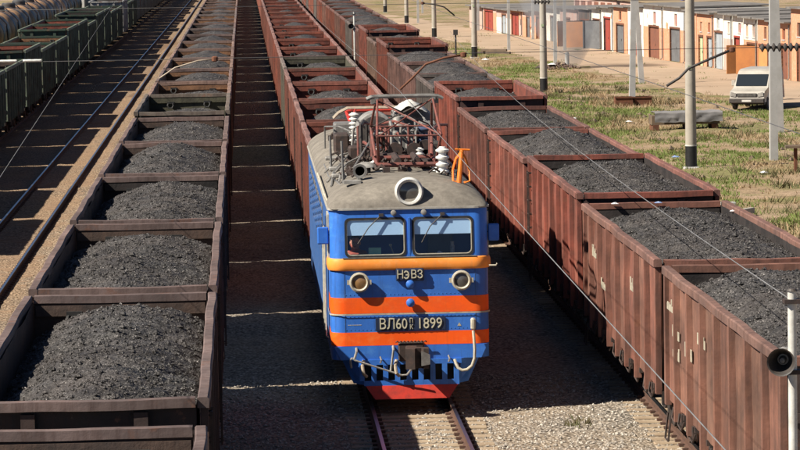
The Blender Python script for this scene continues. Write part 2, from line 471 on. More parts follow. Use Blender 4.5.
# loose ballast stones where they can be told apart
random.seed(11)
st = MB()
def stone(mb, x, y, z, r):
    a = random.uniform(0, 6.28); c, s_ = math.cos(a), math.sin(a)
    q = [(1,0,0),(0,1,0),(-1,0,0),(0,-1,0),(0,0,.8),(0,0,-.6)]
    vv = []
    for p in q:
        k = r*random.uniform(.65, 1.25)
        vv.append((x+(p[0]*c-p[1]*s_)*k, y+(p[0]*s_+p[1]*c)*k, z+p[2]*k))
    mb.add(vv, [(0,1,4),(1,2,4),(2,3,4),(3,0,4),(1,0,5),(2,1,5),(3,2,5),(0,3,5)])
for i in range(13000):
    x = random.uniform(-.6, 9.6); y = 52+20*random.random()**1.2
    if abs(abs(x-TX['loco'])-.797) < .1: continue
    stone(st, x, y, bz(x, y)+random.uniform(-.01, .015), random.uniform(.018, .045))
for i in range(3500):
    x = random.uniform(12, 17); y = random.uniform(80, 150)
    stone(st, x, y, gz(x, y)+.1 if x > 13.2 else -.3, random.uniform(.04, .13))
tag(st.build('ballast_stones', MAT['stone'], fix=False), 'pale crushed stone ballast lying loose between the tracks', 'gravel', kind='stuff')

# ------------------------------------------------------------------ gondola wagons
HL = 6.40
MC = {}
def wav(y, seed, amp=.026): return amp*fbm(y*.42, seed*7.3, seed, 2)
def gondola_meshes(h, var):
    k = (h, var)
    if k in MC: return MC[k]
    d = {}
    p, q = MAT['wagon_paint'], MAT['inner_brown']
    for s, nm in ((-1, 'sl'), (1, 'sr')):
        mb = MB(); n = 36
        def bul(y, z): return .018*fbm(y*1.3, z*1.3+var*5, s*3+var)+wav(y, var+s)*(z-1.1)/(h-1.1)
        for side, off, mi in ((1, 1.475, 0), (-1, 1.435, 1)):
            mb.grid(lambda u, v: (s*(off+bul(-HL+2*HL*u, 1.12+(h-.1-1.12)*v)), -HL+2*HL*u, 1.12+(h-.1-1.12)*v), n, 5, mi)
        d[nm] = mb.mesh('side_wall', (p, q), fix=False)
        mb = MB(); n = 36          # top rail, a little bent
        for j in range(n+1):
            y = -HL-.02+(2*HL+.04)*j/n; x = s*1.525+wav(y, var+s); z = h+.4*wav(y, var+s+9)
            for (a, b) in ((-.075,-.14),(.075,-.14),(.075,-.02),(.055,0),(-.055,0),(-.075,-.02)): mb.v.append((x+a, y, z+b))
        for j in range(n):
            for i in range(6):
                a = j*6+i; b = j*6+(i+1) % 6; mb.f.append((a, b, b+6, a+6)); mb.mi.append(0)
        mb.f += [tuple(range(6)), tuple(range(n*6, n*6+6))]; mb.mi += [0, 0]
        d['t'+nm[1]] = mb.mesh('top_rail', (p,))
    for e, nm in ((-1, 'ef'), (1, 'eb')):     # end walls: front (towards camera), back
        mb = MB()
        for off, mi in ((HL, 0), (HL-.04, 1)):
            mb.grid(lambda u, v: (-1.43+2.86*u, e*(off+.02*fbm(u*3, v*3, var+e)), 1.12+(h-.1-1.12)*v), 10, 5, mi)
        d[nm] = mb.mesh('end_wall', (p, q), fix=False)
        mb = MB(); n = 16
        for j in range(n+1):
            x = -1.42+2.84*j/n; y = e*(HL-.02)+.6*wav(x*1.5, var+e*4, .03); z = h-.012+wav(x*1.5, var+e*5, .035)
            for (a, b) in ((-.07 if e > 0 else -.13,-.12),(.13 if e > 0 else .07,-.12),(.13 if e > 0 else .07,0),(-.07 if e > 0 else -.13,0)): mb.v.append((x, y+a, z+b))
        for j in range(n):
            for i in range(4):
                a = j*4+i; b = j*4+(i+1) % 4; mb.f.append((a, b, b+4, a+4)); mb.mi.append(0)
        d['r'+nm[1]] = mb.mesh('end_rail', (p,))
        mb = MB()
        for x in (-.72, .72): mb.box(x-.09, x+.09, *sorted((e*(HL+.003), e*(HL+.07))), 1.1, h-.17)
        for z in (1.55, 1.55+(h-1.55)*.52): mb.box(-1.42, 1.42, *sorted((e*(HL+.003), e*(HL+.05))), z, z+.13)
        d['x'+nm[1]] = mb.mesh('end_brace', (p,))
    mb = MB()                                   # inner stiffening of the far end wall
    mb.box(-1.40, 1.40, HL-.10, HL-.045, h-.34, h-.165)
    d['lip'] = mb.mesh('end_lip', (MAT['inner_brown'],))
    mb = MB()
    mb.prism([(-.10,0),(.10,0),(.085,.125),(-.085,.125)], .95, h-.145, 'Z')
    d['rib'] = mb.mesh('rib', (p,))
    mb = MB(); mb.prism([(-.10,0),(.10,0),(.10,.10),(-.10,.10)], 1.05, h-.145, 'Z')
    d['post'] = mb.mesh('corner_post', (p,))
    mb = MB(); mb.box(-1.40, 1.40, -HL+.05, HL-.05, 1.18, 1.24)
    d['floor'] = mb.mesh('floor', (MAT['inner_dark'],))
    MC[k] = d
    return d
# shared hardware
mb = MB(); mb.box(-.2, .2, -6.25, 6.25, .72, 1.1)
for y in (-5.9, -4.3, -2, 0, 2, 4.3, 5.9): mb.box(-1.40, 1.40, y-.09, y+.09, .9, 1.15)
mb.box(-1.47, 1.47, -6.39, -6.25, .85, 1.115); mb.box(-1.47, 1.47, 6.25, 6.39, .85, 1.115)
frame_me = mb.mesh('underframe', (MAT['underframe'],))
mb = MB()
for s in (-1, 1):
    mb.prism([(-1.25,.36),(-1.2,.62),(-.5,.72),(.5,.72),(1.2,.62),(1.25,.36),(1.0,.36),(.6,.5),(.45,.22),(-.45,.22),(-.6,.5),(-1.0,.36)], s*.98-.07, s*.98+.07, 'X')
    for q in (-.12, .12): mb.cyl((s*.98+q*.4, q, .24), (s*.98+q*.4, q, .6), .07, n=8)
mb.box(-.98, .98, -.15, .15, .45, .75)
bogie_me = mb.mesh('bogie', (MAT['underframe'],))
mb = MB(); mb.cyl((-1.0,0,.475), (1.0,0,.475), .08, n=10)
for s in (-1, 1):
    mb.lathe([(.08,-.08),(.40,-.07),(.475,-.065),(.475,.05),(.50,.055),(.50,.075),(.08,.085)], (s*.79,0,.475), 'X', 22)
wheel_me = mb.mesh('wheelset', (MAT['rail_side'],), True)
mb = MB(); mb.box(-.10, .10, 6.40, 6.95, .94, 1.16)
mb.prism([(-.22,6.75),(-.10,6.70),(.16,6.75),(.20,6.93),(.02,6.98),(.0,6.86),(-.12,6.86),(-.24,6.99)], .88, 1.22, 'Z')
coup_me = mb.mesh('coupler', (MAT['hardware'],))
mb = MB()
def hookgeo(mb, x, y, z):
    mb.tube([(x-.10,y,z+.05),(x-.12,y-.05,z-.04),(x-.06,y-.06,z-.13),(x+.04,y-.06,z-.13),(x+.10,y-.05,z-.03),(x+.07,y-.02,z+.06)], .034, 6)
    mb.cbox(x, y+.0, z+.07, .26, .07, .07)
hookgeo(mb, 0, 0, 0)
hook_me = mb.mesh('lashing_hook', (MAT['rubber'],))
mb = MB()
for y in (-5.3,-4.5,-3.1,-1.7,-.6,.6,1.7,3.1,4.5,5.3):
    mb.cbox(1.50, y, 1.02, .07, .16, .20); mb.tube([(1.54,y-.12,1.12),(1.57,y-.1,.93),(1.54,y+.1,.86),(1.50,y+.13,1.0)], .02, 5)
    mb.cbox(1.49, y+.3, 1.10, .08, .10, .09)
latch_me = mb.mesh('hatch_latches', (MAT['hardware'],))
mb = MB()
for z in (.75,1.1,1.45,1.8,2.15,2.5,2.85,3.2): mb.tube([(1.50,-6.10,z),(1.62,-6.10,z),(1.62,-5.72,z),(1.50,-5.72,z)], .014, 5)
for y in (-6.10, -5.72): mb.box(1.60, 1.635, y-.018, y+.018, .7, 3.25)
ladder_me = mb.mesh('ladder', (MAT['hardware'],))
mb = MB(); mb.tube([(1.53,-6.3,.9),(1.58,-6.3,.45),(1.58,-5.9,.45),(1.53,-5.9,.9)], .02, 5)
step_me = mb.mesh('step', (MAT['hardware'],))
RIBY = [-4.86+1.62*i for i in range(7)]
PAN = []
for q in range(4):
    mb = MB(); mb.grid(lambda u, v: (.02*fbm(u*2.2, v*2.2+q*9, q)+.012*math.sin(v*9.4)*(q % 2), -.70+1.40*u, v), 8, 10); PAN.append(mb.mesh('side_panel', (MAT['wagon_paint'],), fix=False))
INN = {'b': 'inner_brown', 'r': 'inner_red', 'd': 'inner_dark', 'o': 'inner_olive', 't': 'inner_tan'}
def gondola(x, yc, h, color, inner, label, group, lod, ribcolor=None, var=None, dust=(.30,.225,.205)):
    var = random.randrange(3) if var is None else var
    d = gondola_meshes(h, var)
    root = empty('gondola_wagon', (x, yc, 0)); tag(root, label, 'wagon', group)
    jv = random.uniform(.82, 1.12); color = tuple(a*jv for a in color)
    c4 = (*color, 1); rc = (*(ribcolor or color), 1); im = MAT[INN[inner]]
    def inn(o):
        o.material_slots[1].link = 'OBJECT'; o.material_slots[1].material = im
    for nm, k in (('side_wall','sl'),('side_wall','sr')): inn(put(nm, d[k], root, color=c4))
    end_shade = (color[0]*.22+.012, color[1]*.28+.012, color[2]*.3+.012, 1) if x > -5 else c4  # shade of the recessed ends put into the end wall and brace colour
    for k in ('ef','eb'): inn(put('end_wall', d[k], root, color=end_shade))
    dr = tuple(a*.55+b*.45 for a, b in zip(rc[:3], dust))+(1,)  # paler rails: pinkish dust, and light caught by the rims mixed into the colour
    for k in ('tl','tr'): put('top_rail', d[k], root, color=dr if ribcolor is None else rc)
    for k in ('rf','rb'): put('end_rail', d[k], root, color=dr if x < 0 and ribcolor is None else c4)
    lip = put('end_lip', d['lip'], root); lip.material_slots[0].link = 'OBJECT'; lip.material_slots[0].material = im
    for k in ('xf','xb'): put('end_brace', d[k], root, color=tuple(a*.5+b*.5 for a, b in zip(end_shade, c4)) if x < 5 else end_shade)
    put('floor', d['floor'], root)
    for s in (-1, 1):
        if lod >= 4: continue
        if lod >= 3 and s == (1 if x > -5 else -1): continue
        for y in (-6.28, 6.28):
            o = put('corner_post', d['post'], root, (s*1.478, y, 0), R(-90) if s > 0 else R(90), rc)
        for y in RIBY:
            put('rib', d['rib'], root, (s*1.478, y, 0), R(-90) if s > 0 else R(90), rc)
    if lod <= 1 and x > 0:
        for q in range(8):
            yb = -5.67+1.62*q; tn = random.uniform(.72, 1.22); hu = random.uniform(-.10, .12)
            pz_ = put('side_panel', random.choice(PAN), root, (-1.505, yb, 1.14), color=(color[0]*tn, color[1]*tn*(1+hu), color[2]*tn*(1+hu), 1)); pz_.scale = (1, 1, h-.16-1.14)
    put('underframe', frame_me, root)
    if lod <= 2:
        for y in (-4.32, 4.32):
            b = put('bogie', bogie_me, root, (0, y, 0))
            for q in (-.925, .925): put('wheelset', wheel_me, b, (0, q, 0))
    if lod <= 3:
        for e in (0, math.pi): put('coupler', coup_me, root, rz=e)
    if lod <= 2:
        for xx in (-.72, .72): put('lashing_hook', hook_me, root, (xx+random.uniform(-.1, .1), HL-.14, h-.36+random.uniform(-.05, .02)))
    if lod <= 1:
        for e in (0, math.pi):
            tag(put('hatch_latches', latch_me, root, rz=e), kind='stuff')
            if not (x > 5 and yc < 72): put('ladder', ladder_me, root, rz=e)
            put('step', step_me, root, rz=e)
    return root

def coal(x, yc, h, edge, peak, label, group, seed, hi, fill='coal'):
    """edge, peak: levels relative to the rim"""
    rnd = random.Random(seed)
    pk = [(-4.2+rnd.uniform(-.7,.7), rnd.uniform(.75,1.0)), (rnd.uniform(-.9,.9), rnd.uniform(.8,1.05)), (4.0+rnd.uniform(-.7,.7), rnd.uniform(.7,1.0))]
    sk = rnd.uniform(.1, .75); edge += rnd.uniform(-.10, .10); peak += rnd.uniform(-.14, .08)
    def H(a, b):
        base = edge
        t_ = max(k*max(0, 1-((b-y0)/3.0)**2) for y0, k in pk)
        t_ = .68+.32*t_
        lat = max(0, 1-(abs(a-sk*.5)/1.75)**1.9)
        endf = min(1, max(0, (6.45-abs(b))/1.1))
        zz = base+(peak-edge)*t_*lat*(.2+.8*endf)
        zz += .10*fbm(a*1.1, b*1.1, seed*3.1)+.022*fbm(a*5.5, b*5.5, seed)
        return max(zz+h, 1.35)
    nx, ny = (44, 150) if hi > 1 else ((24, 70) if hi else (12, 28))
    mb = MB()
    for j in range(ny+1):
        for i in range(nx+1):
            a = -1.425+2.85*i/nx; b = -6.355+12.71*j/ny
            jt = (.012 if hi > 1 else .015)*rnd.uniform(-1, 1)
            mb.v.append((a+(jt if 0 < i < nx else 0), b+(jt if 0 < j < ny else 0), H(a, b)+jt))
    for j in range(ny):
        for i in range(nx):
            a = j*(nx+1)+i; mb.f.append((a, a+1, a+nx+2, a+nx+1)); mb.mi.append(0)
    nl = (3600 if hi > 2 else 1800) if hi > 1 else (250 if hi else 0)
    for k in range(nl):
        a = rnd.uniform(-1.36, 1.36); b = rnd.uniform(-6.3, 6.3); r = .012+.03*rnd.random()**3+(.055*rnd.random() if rnd.random() < .03 else 0)
        random.seed(seed*1000+k)
        stone(mb, a, b, H(a, b)+r*.35, r)
    o = mb.build('coal_load', MAT[fill], loc=(x, yc, 0), fix=False)
    tag(o, label, 'coal', group)
    return o

PITCH = 13.93
RB, RB2, BR, DK = (.27,.082,.05), (.22,.078,.052), (.125,.068,.052), (.085,.05,.042)
OL, TN, GR = (.13,.125,.075), (.26,.14,.085), (.15,.13,.115)
random.seed(5)
# left train: far end of wagon k at 41.2+PITCH*k
colsL = [DK, DK, BR, DK, BR, BR, OL, TN, BR, TN, TN, TN, BR, GR, BR, TN]
innL = 'bbbdbbotttttbbbt'
for k in range(0, 40):
    far = 41.3+PITCH*k-(1.4 if k == 0 else 0); yc = far-HL
    h = 3.62 if k == 6 else 3.48
    lod = 1 if yc < 130 else (2 if yc < 220 else (3 if yc < 330 else 4))
    lab = 'nearest' if k == 0 else ORD[k]
    extra = {0: 'nearest brown coal gondola of the left train, cut off by the bottom edge', 6: 'olive green coal gondola, the seventh wagon of the left train, slightly taller'}.get(k)
    c = colsL[k] if k < 16 else random.choice([BR, TN, GR, TN])
    gondola(TX['left'], yc, h, c, innL[k] if k < 16 else random.choice('bt'), extra or f'brown open coal gondola, {ORD[k]} wagon from the bottom in the left train', 'gondolas of the left coal train', lod)
    coal(TX['left'], yc, h, -.66 if k != 6 else -.95, -.04 if k not in (6, 7) else -.3, f'coal heap filling the {ORD[k]} wagon from the bottom of the left train', 'coal loads of the left train', k+1, 3 if k < 4 else (2 if k < 6 else (1 if yc < 170 else 0)))
# train behind the locomotive
for k in range(0, 37):
    near = 87.15+PITCH*k; yc = near+HL
    lod = 1 if yc < 125 else (2 if yc < 220 else (3 if yc < 330 else 4))
    c = (.15,.135,.10) if k == 4 else random.choice([RB, RB, RB2, (.27,.10,.07)])
    gondola(TX['loco']+.06, yc, 3.83, c, 'o' if k == 4 else 'r', ('grey green coal gondola' if k == 4 else 'red brown coal gondola')+f', {ORD[k]} wagon behind the blue locomotive', 'gondolas hauled by the locomotive', lod)
    coal(TX['loco']+.06, yc, 3.83, -1.0, -.10, f'low coal heap in the {ORD[k]} wagon behind the blue locomotive', 'coal loads behind the locomotive', 100+k, 1 if yc < 190 else 0)
# right train: far end of wagon k at 57.9+PITCH*(k-1)
talls = {3: 3.62, 6: 3.78, 10: 3.82, 12: 3.82}
colsR = {1: (.27,.125,.085), 2: (.29,.122,.084), 3: (.31,.09,.06), 4: (.29,.098,.068), 5: (.27,.098,.07), 6: (.31,.088,.058), 7: GR, 8: (.22,.12,.10), 9: (.20,.11,.09), 10: (.27,.08,.05), 11: (.24,.15,.11), 12: (.25,.08,.055)}
innR = {1: 'd', 2: 'd', 3: 'd', 4: 'd', 5: 'd', 6: 'r', 10: 'r', 12: 'r'}
for k in range(0, 39):
    far = 57.95+PITCH*(k-1); yc = far-HL
    h = talls.get(k, 3.48)
    lod = 1 if yc < 130 else (2 if yc < 220 else (3 if yc < 330 else 4))
    c = colsR.get(k, random.choice([RB, GR, RB2, (.24,.12,.09)]))
    if k == 0: continue
    gondola(TX['right'], yc, h, c, innR.get(k, 'b'), ('tall ' if k in talls else '')+f'rust red coal gondola, {ORD[k-1]} wagon from the bottom in the right train', 'gondolas of the right coal train', lod, dust=(.17,.125,.11))
    e, p = (-.5, .06) if k not in talls else ((-.55, -.12) if k == 3 else (-.75, -.25))
    coal(TX['right'], yc, h, e, p, f'coal heap in the {ORD[k-1]} wagon from the bottom of the right train', 'coal loads of the right train', 200+k, 3 if k < 4 else (2 if k < 6 else (1 if yc < 170 else 0)))
random.seed(42)
for k, marks in ((1, ((5.4, 2.75), (4.6, 2.35), (4.6, 2.0), (3.0, 2.2), (1.4, 2.6))), (2, ((4.0, 2.5), (-3.0, 2.5), (2.2, 2.0)))):
    wg = [o for o in bpy.data.objects if o.get('label', '').startswith(('rust red coal gondola, '+ORD[k-1]+' wagon'))][0]
    mk = MB()
    for y0, z in marks:
        y = y0
        while y < y0+.8:
            w_ = random.uniform(.05, .14); hh = random.uniform(.10, .26); mk.box(-1.546, -1.534, y, y+w_, z, z+hh); y += w_+random.uniform(.02, .06)
    tag(mk.build('stencil_marks', MAT['cream'], wg), kind='stuff')
# green empties on the far left
GN, PG = (.028,.062,.042), (.17,.21,.15)
gt = {0: 3.5, 1: 3.5, 2: 3.9, 3: 3.5, 4: 3.5, 5: 3.9, 6: 3.9, 7: 3.5, 8: 3.9, 9: 3.9}
gi = 'tbrbtrrbdd'
for k in range(-3, 33):
    near = 142.4+PITCH*k; yc = near+HL
    h = gt.get(k, [3.5, 3.9][(k*7) % 3 == 0])
    if k in (12,): 
        c, rc = (.46,.46,.44), (.5,.5,.48)
        lb = f'pale grey gondola, {ORD[k]} wagon from the left edge in the green train'
    else:
        c, rc = GN, PG
        lb = ('tall ' if h > 3.6 else 'low ')+(f'dark green empty gondola, {ORD[k]} wagon from the left edge in the green train' if k >= 0 else f'dark green gondola just outside the left edge, {ORD[-k-1]} one towards the viewer')
    gondola(TX['green'], yc, h, c, gi[k] if 0 <= k < 10 else 'brd'[k % 3], lb, 'green gondolas on the left', 2 if yc < 260 else (3 if yc < 350 else 4), rc)

# ------------------------------------------------------------------ text
def text_obj(name, body, size, mat, parent, loc, rot=(R(90), 0, 0), ext=.008, align='CENTER', sx=1.0, bold=0.0):
    cu = bpy.data.curves.new(name, 'FONT'); cu.body = body; cu.size = size; cu.extrude = ext
    cu.align_x = align; cu.align_y = 'CENTER'; cu.offset = bold; cu.resolution_u = 3
    tmp = bpy.data.objects.new(name+'_curve', cu); col.objects.link(tmp)
    dg = bpy.context.evaluated_depsgraph_get()
    me = bpy.data.meshes.new_from_object(tmp.evaluated_get(dg))
    col.objects.unlink(tmp); bpy.data.objects.remove(tmp)
    me.name = name; me.materials.clear(); me.materials.append(mat)
    o = put(name, me, parent, loc); o.rotation_euler = rot; o.scale = (sx, 1, 1)
    return o

# ------------------------------------------------------------------ locomotive
LY = 66.0
loco = empty('locomotive', (TX['loco'], LY, 0))
tag(loco, 'blue electric locomotive with orange stripes hauling the middle coal train towards the viewer', 'locomotive')
HWL, LEN, RC = 1.575, 20.6, .26
def yf(z): return 0.0 if z < 2.95 else (z-2.95)*.09
def outline(z, off=0.0, ysides=(.45, 1.25, 2.4, 5, 8, 11, 14, 17, 20.6), xs=()):
    """plan polyline: left side rear -> front -> right side rear"""
    y0 = yf(z)-off; hw = HWL+off; pts = []
    for y in reversed(ysides): pts.append((-hw, y))
    r = RC+off
    for i in range(7):
        a = math.pi*(1+.5*i/6)
        pts.append((-hw+r+r*math.cos(a), y0+r+r*math.sin(a)))
    for x in xs: pts.append((x, y0))
    for i in range(7):
        a = math.pi*(1.5+.5*i/6)
        pts.append((hw-r+r*math.cos(a), y0+r+r*math.sin(a)))
    for y in ysides: pts.append((hw, y))
    return pts
WX0, WX1, WZ0, WZ1 = .075, 1.265, 2.985, 3.735
XS = (-WX1, -.9, -.5, -WX0, 0, WX0, .5, .9, WX1)
def shell(zs, off=0.0, skip=None, ysides=(.45, 1.25, 2.4, 5, 8, 11, 14, 17, 20.6)):
    mb = MB(); rows = []
    for z in zs: rows.append([(p[0], p[1], z) for p in outline(z, off, ysides, XS)])
    n = len(rows[0]); mb.v = [p for r in rows for p in r]
    for j in range(len(zs)-1):
        for i in range(n-1):
            if skip and skip(rows[j][i], rows[j+1][i+1]): continue
            a = j*n+i; mb.f.append((a, a+1, a+n+1, a+n)); mb.mi.append(0)
    return mb
def inwin(a, b):
    xm = (a[0]+b[0])/2; zm = (a[2]+b[2])/2
    if min(a[1], b[1]) > .44 and max(a[1], b[1]) < 1.26 and WZ0 < zm < WZ1: return True
    return a[1] < .2 and b[1] < .2 and WX0 < abs(xm) < WX1 and WZ0 < zm < WZ1
mb = shell([.92, 1.2, 1.83, 2.2, 2.7, WZ0, 3.2, 3.5, WZ1, 3.93], 0, inwin)
# rear wall
mb.add([(-HWL, LEN, .92), (HWL, LEN, .92), (HWL, LEN, 3.93), (-HWL, LEN, 3.93)], [(0, 1, 2, 3)])
mb.add([(-HWL, .35, .92), (HWL, .35, .92), (HWL, LEN, .92), (-HWL, LEN, .92)], [(0, 1, 2, 3)])
body = mb.build('body', MAT['loco_blue'], loco, True, fix=False)
# weathered side panels, slightly proud
for s in (-1, 1):
    for y0, y1 in ((1.45, 4.4), (4.44, 8.9), (8.94, 13.4), (13.44, 17.6), (17.64, 20.5)):
        MB().box(*sorted((s*(HWL+.002), s*(HWL+.014))), y0, y1, 1.0, 3.88).build('side_panel', MAT['loco_side_blue'], loco)
    for y0, y1 in ((2.55, 3.15),):
        d = MB().box(*sorted((s*(HWL+.016), s*(HWL+.035))), y0, y1, 1.05, 3.6).build('door', MAT['loco_side_blue'], loco)
        MB().box(*sorted((s*(HWL+.037), s*(HWL+.044))), y0+.12, y1-.12, 2.75, 3.4).build('door_window', MAT['window_dark'], d)
    MB().add([(s*HWL*.998, .45, WZ0), (s*HWL*.998, 1.25, WZ0), (s*HWL*.998, 1.25, WZ1), (s*HWL*.998, .45, WZ1)], [(0, 1, 2, 3)]).build('side_window', MAT['glass'], loco, fix=False)
    f = MB()
    for a in ((.39, .455), (1.245, 1.31)): f.box(*sorted((s*(HWL+.003), s*(HWL+.035))), a[0], a[1], WZ0-.07, WZ1+.07)
    for a in (WZ0-.07, WZ1): f.box(*sorted((s*(HWL+.003), s*(HWL+.035))), .455, 1.245, a, a+.07)
    f.build('side_window_frame', MAT['cream'], loco)
    for y in (5.2, 6.9, 8.6, 10.3, 12, 13.7, 15.4, 17.1):
        lv = MB()
        lv.box(*sorted((s*(HWL+.015), s*(HWL+.03))), y, y+1.1, 2.6, 3.6)
        lv = lv.build('louvre', MAT['grey_metal'], loco)
        sl_ = MB()
        for q in range(6): sl_.box(*sorted((s*(HWL+.032), s*(HWL+.055))), y+.06, y+1.04, 2.68+q*.15, 2.75+q*.15)
        tag(sl_.build('louvre_slats', MAT['loco_side_blue'], lv), kind='stuff')
    for y in (2.45, 3.25, 1.42):
        MB().tube([(s*(HWL+.01), y, 1.2), (s*(HWL+.07), y, 1.25), (s*(HWL+.07), y, 3.3), (s*(HWL+.01), y, 3.35)], .016, 6).build('handrail', MAT['cream'], loco)
    # mirror panel
    mr = MB(); mr.bevbox(*sorted((s*(HWL+.02), s*(HWL+.24))), .30, .37, 3.22, 3.56, .02)
    mr = mr.build('mirror', MAT['loco_blue'], loco)
    MB().tube([(s*(HWL-.02), .36, 3.4), (s*(HWL+.06), .36, 3.4)], .015, 6).build('mirror_arm', MAT['dark_metal'], mr)
# stripes
NOS = (1.2, 1.35)
shell([1.20, 1.335, 1.47], .005, ysides=NOS).build('orange_stripe', MAT['loco_orange'], loco, True, fix=False)
shell([1.845, 2.0, 2.165], .006, ysides=NOS).build('orange_stripe', MAT['loco_orange'], loco, True, fix=False)
shell([1.815, 1.845], .03, ysides=NOS).build('belt_moulding', MAT['cream'], loco, True, fix=False)
# sill ledge under the windscreen: thick rounded shelf
mb = MB(); rows = []
for z, o in ((2.70, .004), (2.715, .04), (2.76, .06), (2.88, .055), (2.935, .035), (2.95, .004)):
    rows.append([(p[0], p[1], z) for p in outline(min(z, 2.9), o, (.95,), XS)])
n = len(rows[0]); mb.v = [p for r in rows for p in r]
for j in range(5):
    for i in range(n-1):
        a = j*n+i; mb.f.append((a, a+1, a+n+1, a+n)); mb.mi.append(0)
mb.build('windscreen_ledge', MAT['loco_ledge'], loco, True, fix=False)
# top ledge surface, dusty grey strip
mb = MB(); mb.box(-1.33, 1.33, -.045, .01, 2.951, 2.966); mb.build('ledge_top', MAT['loco_roof'], loco)
# windscreens
def wmap(x, z, d=0.0): return (x, yf(z)-d, z)
for s in (-1, 1):
    xc = s*(WX0+WX1)/2; hw = (WX1-WX0)/2; zc = (WZ0+WZ1)/2; hz = (WZ1-WZ0)/2
    def rr(g, rad, k=5):
        pts = []
        for cx, cz, a0 in ((hw-g-rad, hz-g-rad, 0), (-(hw-g-rad), hz-g-rad, 90), (-(hw-g-rad), -(hz-g-rad), 180), (hw-g-rad, -(hz-g-rad), 270)):
            for i in range(k):
                a = R(a0+90*i/(k-1)); pts.append((xc+cx+rad*math.cos(a), zc+cz+rad*math.sin(a)))
        return pts
    # frame: rings outer(square-ish) -> inner rounded
    for nm, g0, r0, g1, r1, dd, mt in (('window_frame', -.016, .10, .02, .10, .012, 'rubber'), ('window_inner_frame', .02, .10, .034, .09, .006, 'cream')):
        A = rr(g0, r0); B = rr(g1, r1); n = len(A); mb = MB()
        mb.v = [wmap(x, z, .001) for x, z in A]+[wmap(x, z, dd) for x, z in A]+[wmap(x, z, dd) for x, z in B]+[wmap(x, z, -.03) for x, z in B]
        for q in range(3):
            for i in range(n):
                j = (i+1) % n; mb.f.append((q*n+i, q*n+j, q*n+n+j, q*n+n+i)); mb.mi.append(0)
        fr_ = mb.build(nm, MAT[mt], loco)
    mb = MB(); B = rr(.026, .09)
    mb.v = [wmap(x, z, -.005) for x, z in B]; mb.f = [tuple(range(len(B)))]; mb.mi = [0]
    mb.build('windscreen', MAT['glass'], loco, fix=False)
    # body colour corner fillets of the opening
    A = rr(-.002, .004); B = rr(.02, .10); mb = MB(); n = len(A)
    mb.v = [wmap(x, z, .0005) for x, z in A]+[wmap(x, z, .0005) for x, z in B]
    for i in range(n): mb.f.append((i, (i+1) % n, n+(i+1) % n, n+i)); mb.mi.append(0)
    mb.build('window_corner', MAT['loco_blue'], loco)
    # pale blue panel inside, across the upper windscreen
    MB().box(xc-hw+.03, xc+hw-.03, .078, .084, 3.40, 3.725).build('upper_panel', MAT['panel_blue'], loco)
    # wiper: pivot above, arm runs down to the left
    px = xc+(.12 if s < 0 else .0)
    wp = MB(); wp.tube([wmap(px, 3.80, .05), wmap(px-.25, 3.56, .05), wmap(px-.47 if s < 0 else px-.42, 3.24, .03)], .011, 5)
    wp.cbox(px, yf(3.8)-.03, 3.80, .09, .06, .06)
    wp.build('wiper', MAT['dark_metal'], loco)
    lp = MB(); lp.lathe([(.03, -.09), (.055, -.08), (.06, -.02), (.05, .0)], (s*.30, yf(3.83)-.0, 3.84), 'Y', 10)
    lp.build('marker_lamp', MAT['pale_metal'], loco, True)
MB().box(-.02, .02, -.0, .07, 2.97, 3.74).build('centre_pillar', MAT['loco_blue'], loco)
# cab interior
MB().box(-1.52, 1.52, 1.55, 1.6, 1.3, 3.95).build('cab_rear_wall', MAT['cab_wall'], loco)
MB().box(-1.52, 1.52, .25, 1.55, 2.2, 2.25).build('cab_floor', MAT['cab_wall'], loco)
mb = MB(); mb.prism([(.20, 2.3), (.20, 2.96), (.34, 3.0), (.62, 2.86), (.62, 2.3)], -1.45, -.12, 'X'); mb.build('driver_desk', MAT['cab_desk'], loco)
mb = MB(); mb.prism([(.20, 2.3), (.20, 2.94), (.62, 2.90), (.62, 2.3)], -.02, 1.45, 'X'); mb.build('assistant_desk', MAT['cab_wall'], loco)
mb = MB(); mb.bevbox(-.80, -.55, .3, .36, 2.98, 3.13, .01); mb.build('gauge_panel', MAT['cab_desk'], loco)
mb = MB(); mb.cyl((-.28, .4, 2.95), (-.36, .36, 3.16), .012, n=6); mb.lathe([(.0, -.03), (.03, -.02), (.03, .02), (0, .03)], (-.36, .36, 3.17), 'Z', 8); mb.build('control_lever', MAT['pale_metal'], loco)
mb = MB(); mb.bevbox(.45, .95, 1.42, 1.54, 2.4, 3.42, .02); mb.build('cab_door', MAT['door_grey'], loco)
th = MB(); th.lathe([(.04, 0), (.045, .02), (.045, .19), (.035, .2), (.037, .27), (.0, .28)], (0, 0, 0), 'Z', 12)
tag(th.build('flask', MAT['pale_metal'], loc=(TX['loco']+.88, LY+.40, 2.945), smooth=True), 'pale steel flask standing inside the right windscreen', 'flask')
rag = MB(); rag.grid(lambda u, v: (-.11+.22*u, -.08+.16*v, .10*math.sin(math.pi*u)*math.sin(math.pi*v)+.03*fbm(u*6, v*6, 5)), 8, 8)
tag(rag.build('cloth', MAT['litter_white'], loc=(TX['loco']+.62, LY+.40, 2.935), smooth='all'), 'crumpled white cloth on the desk behind the right windscreen', 'cloth')

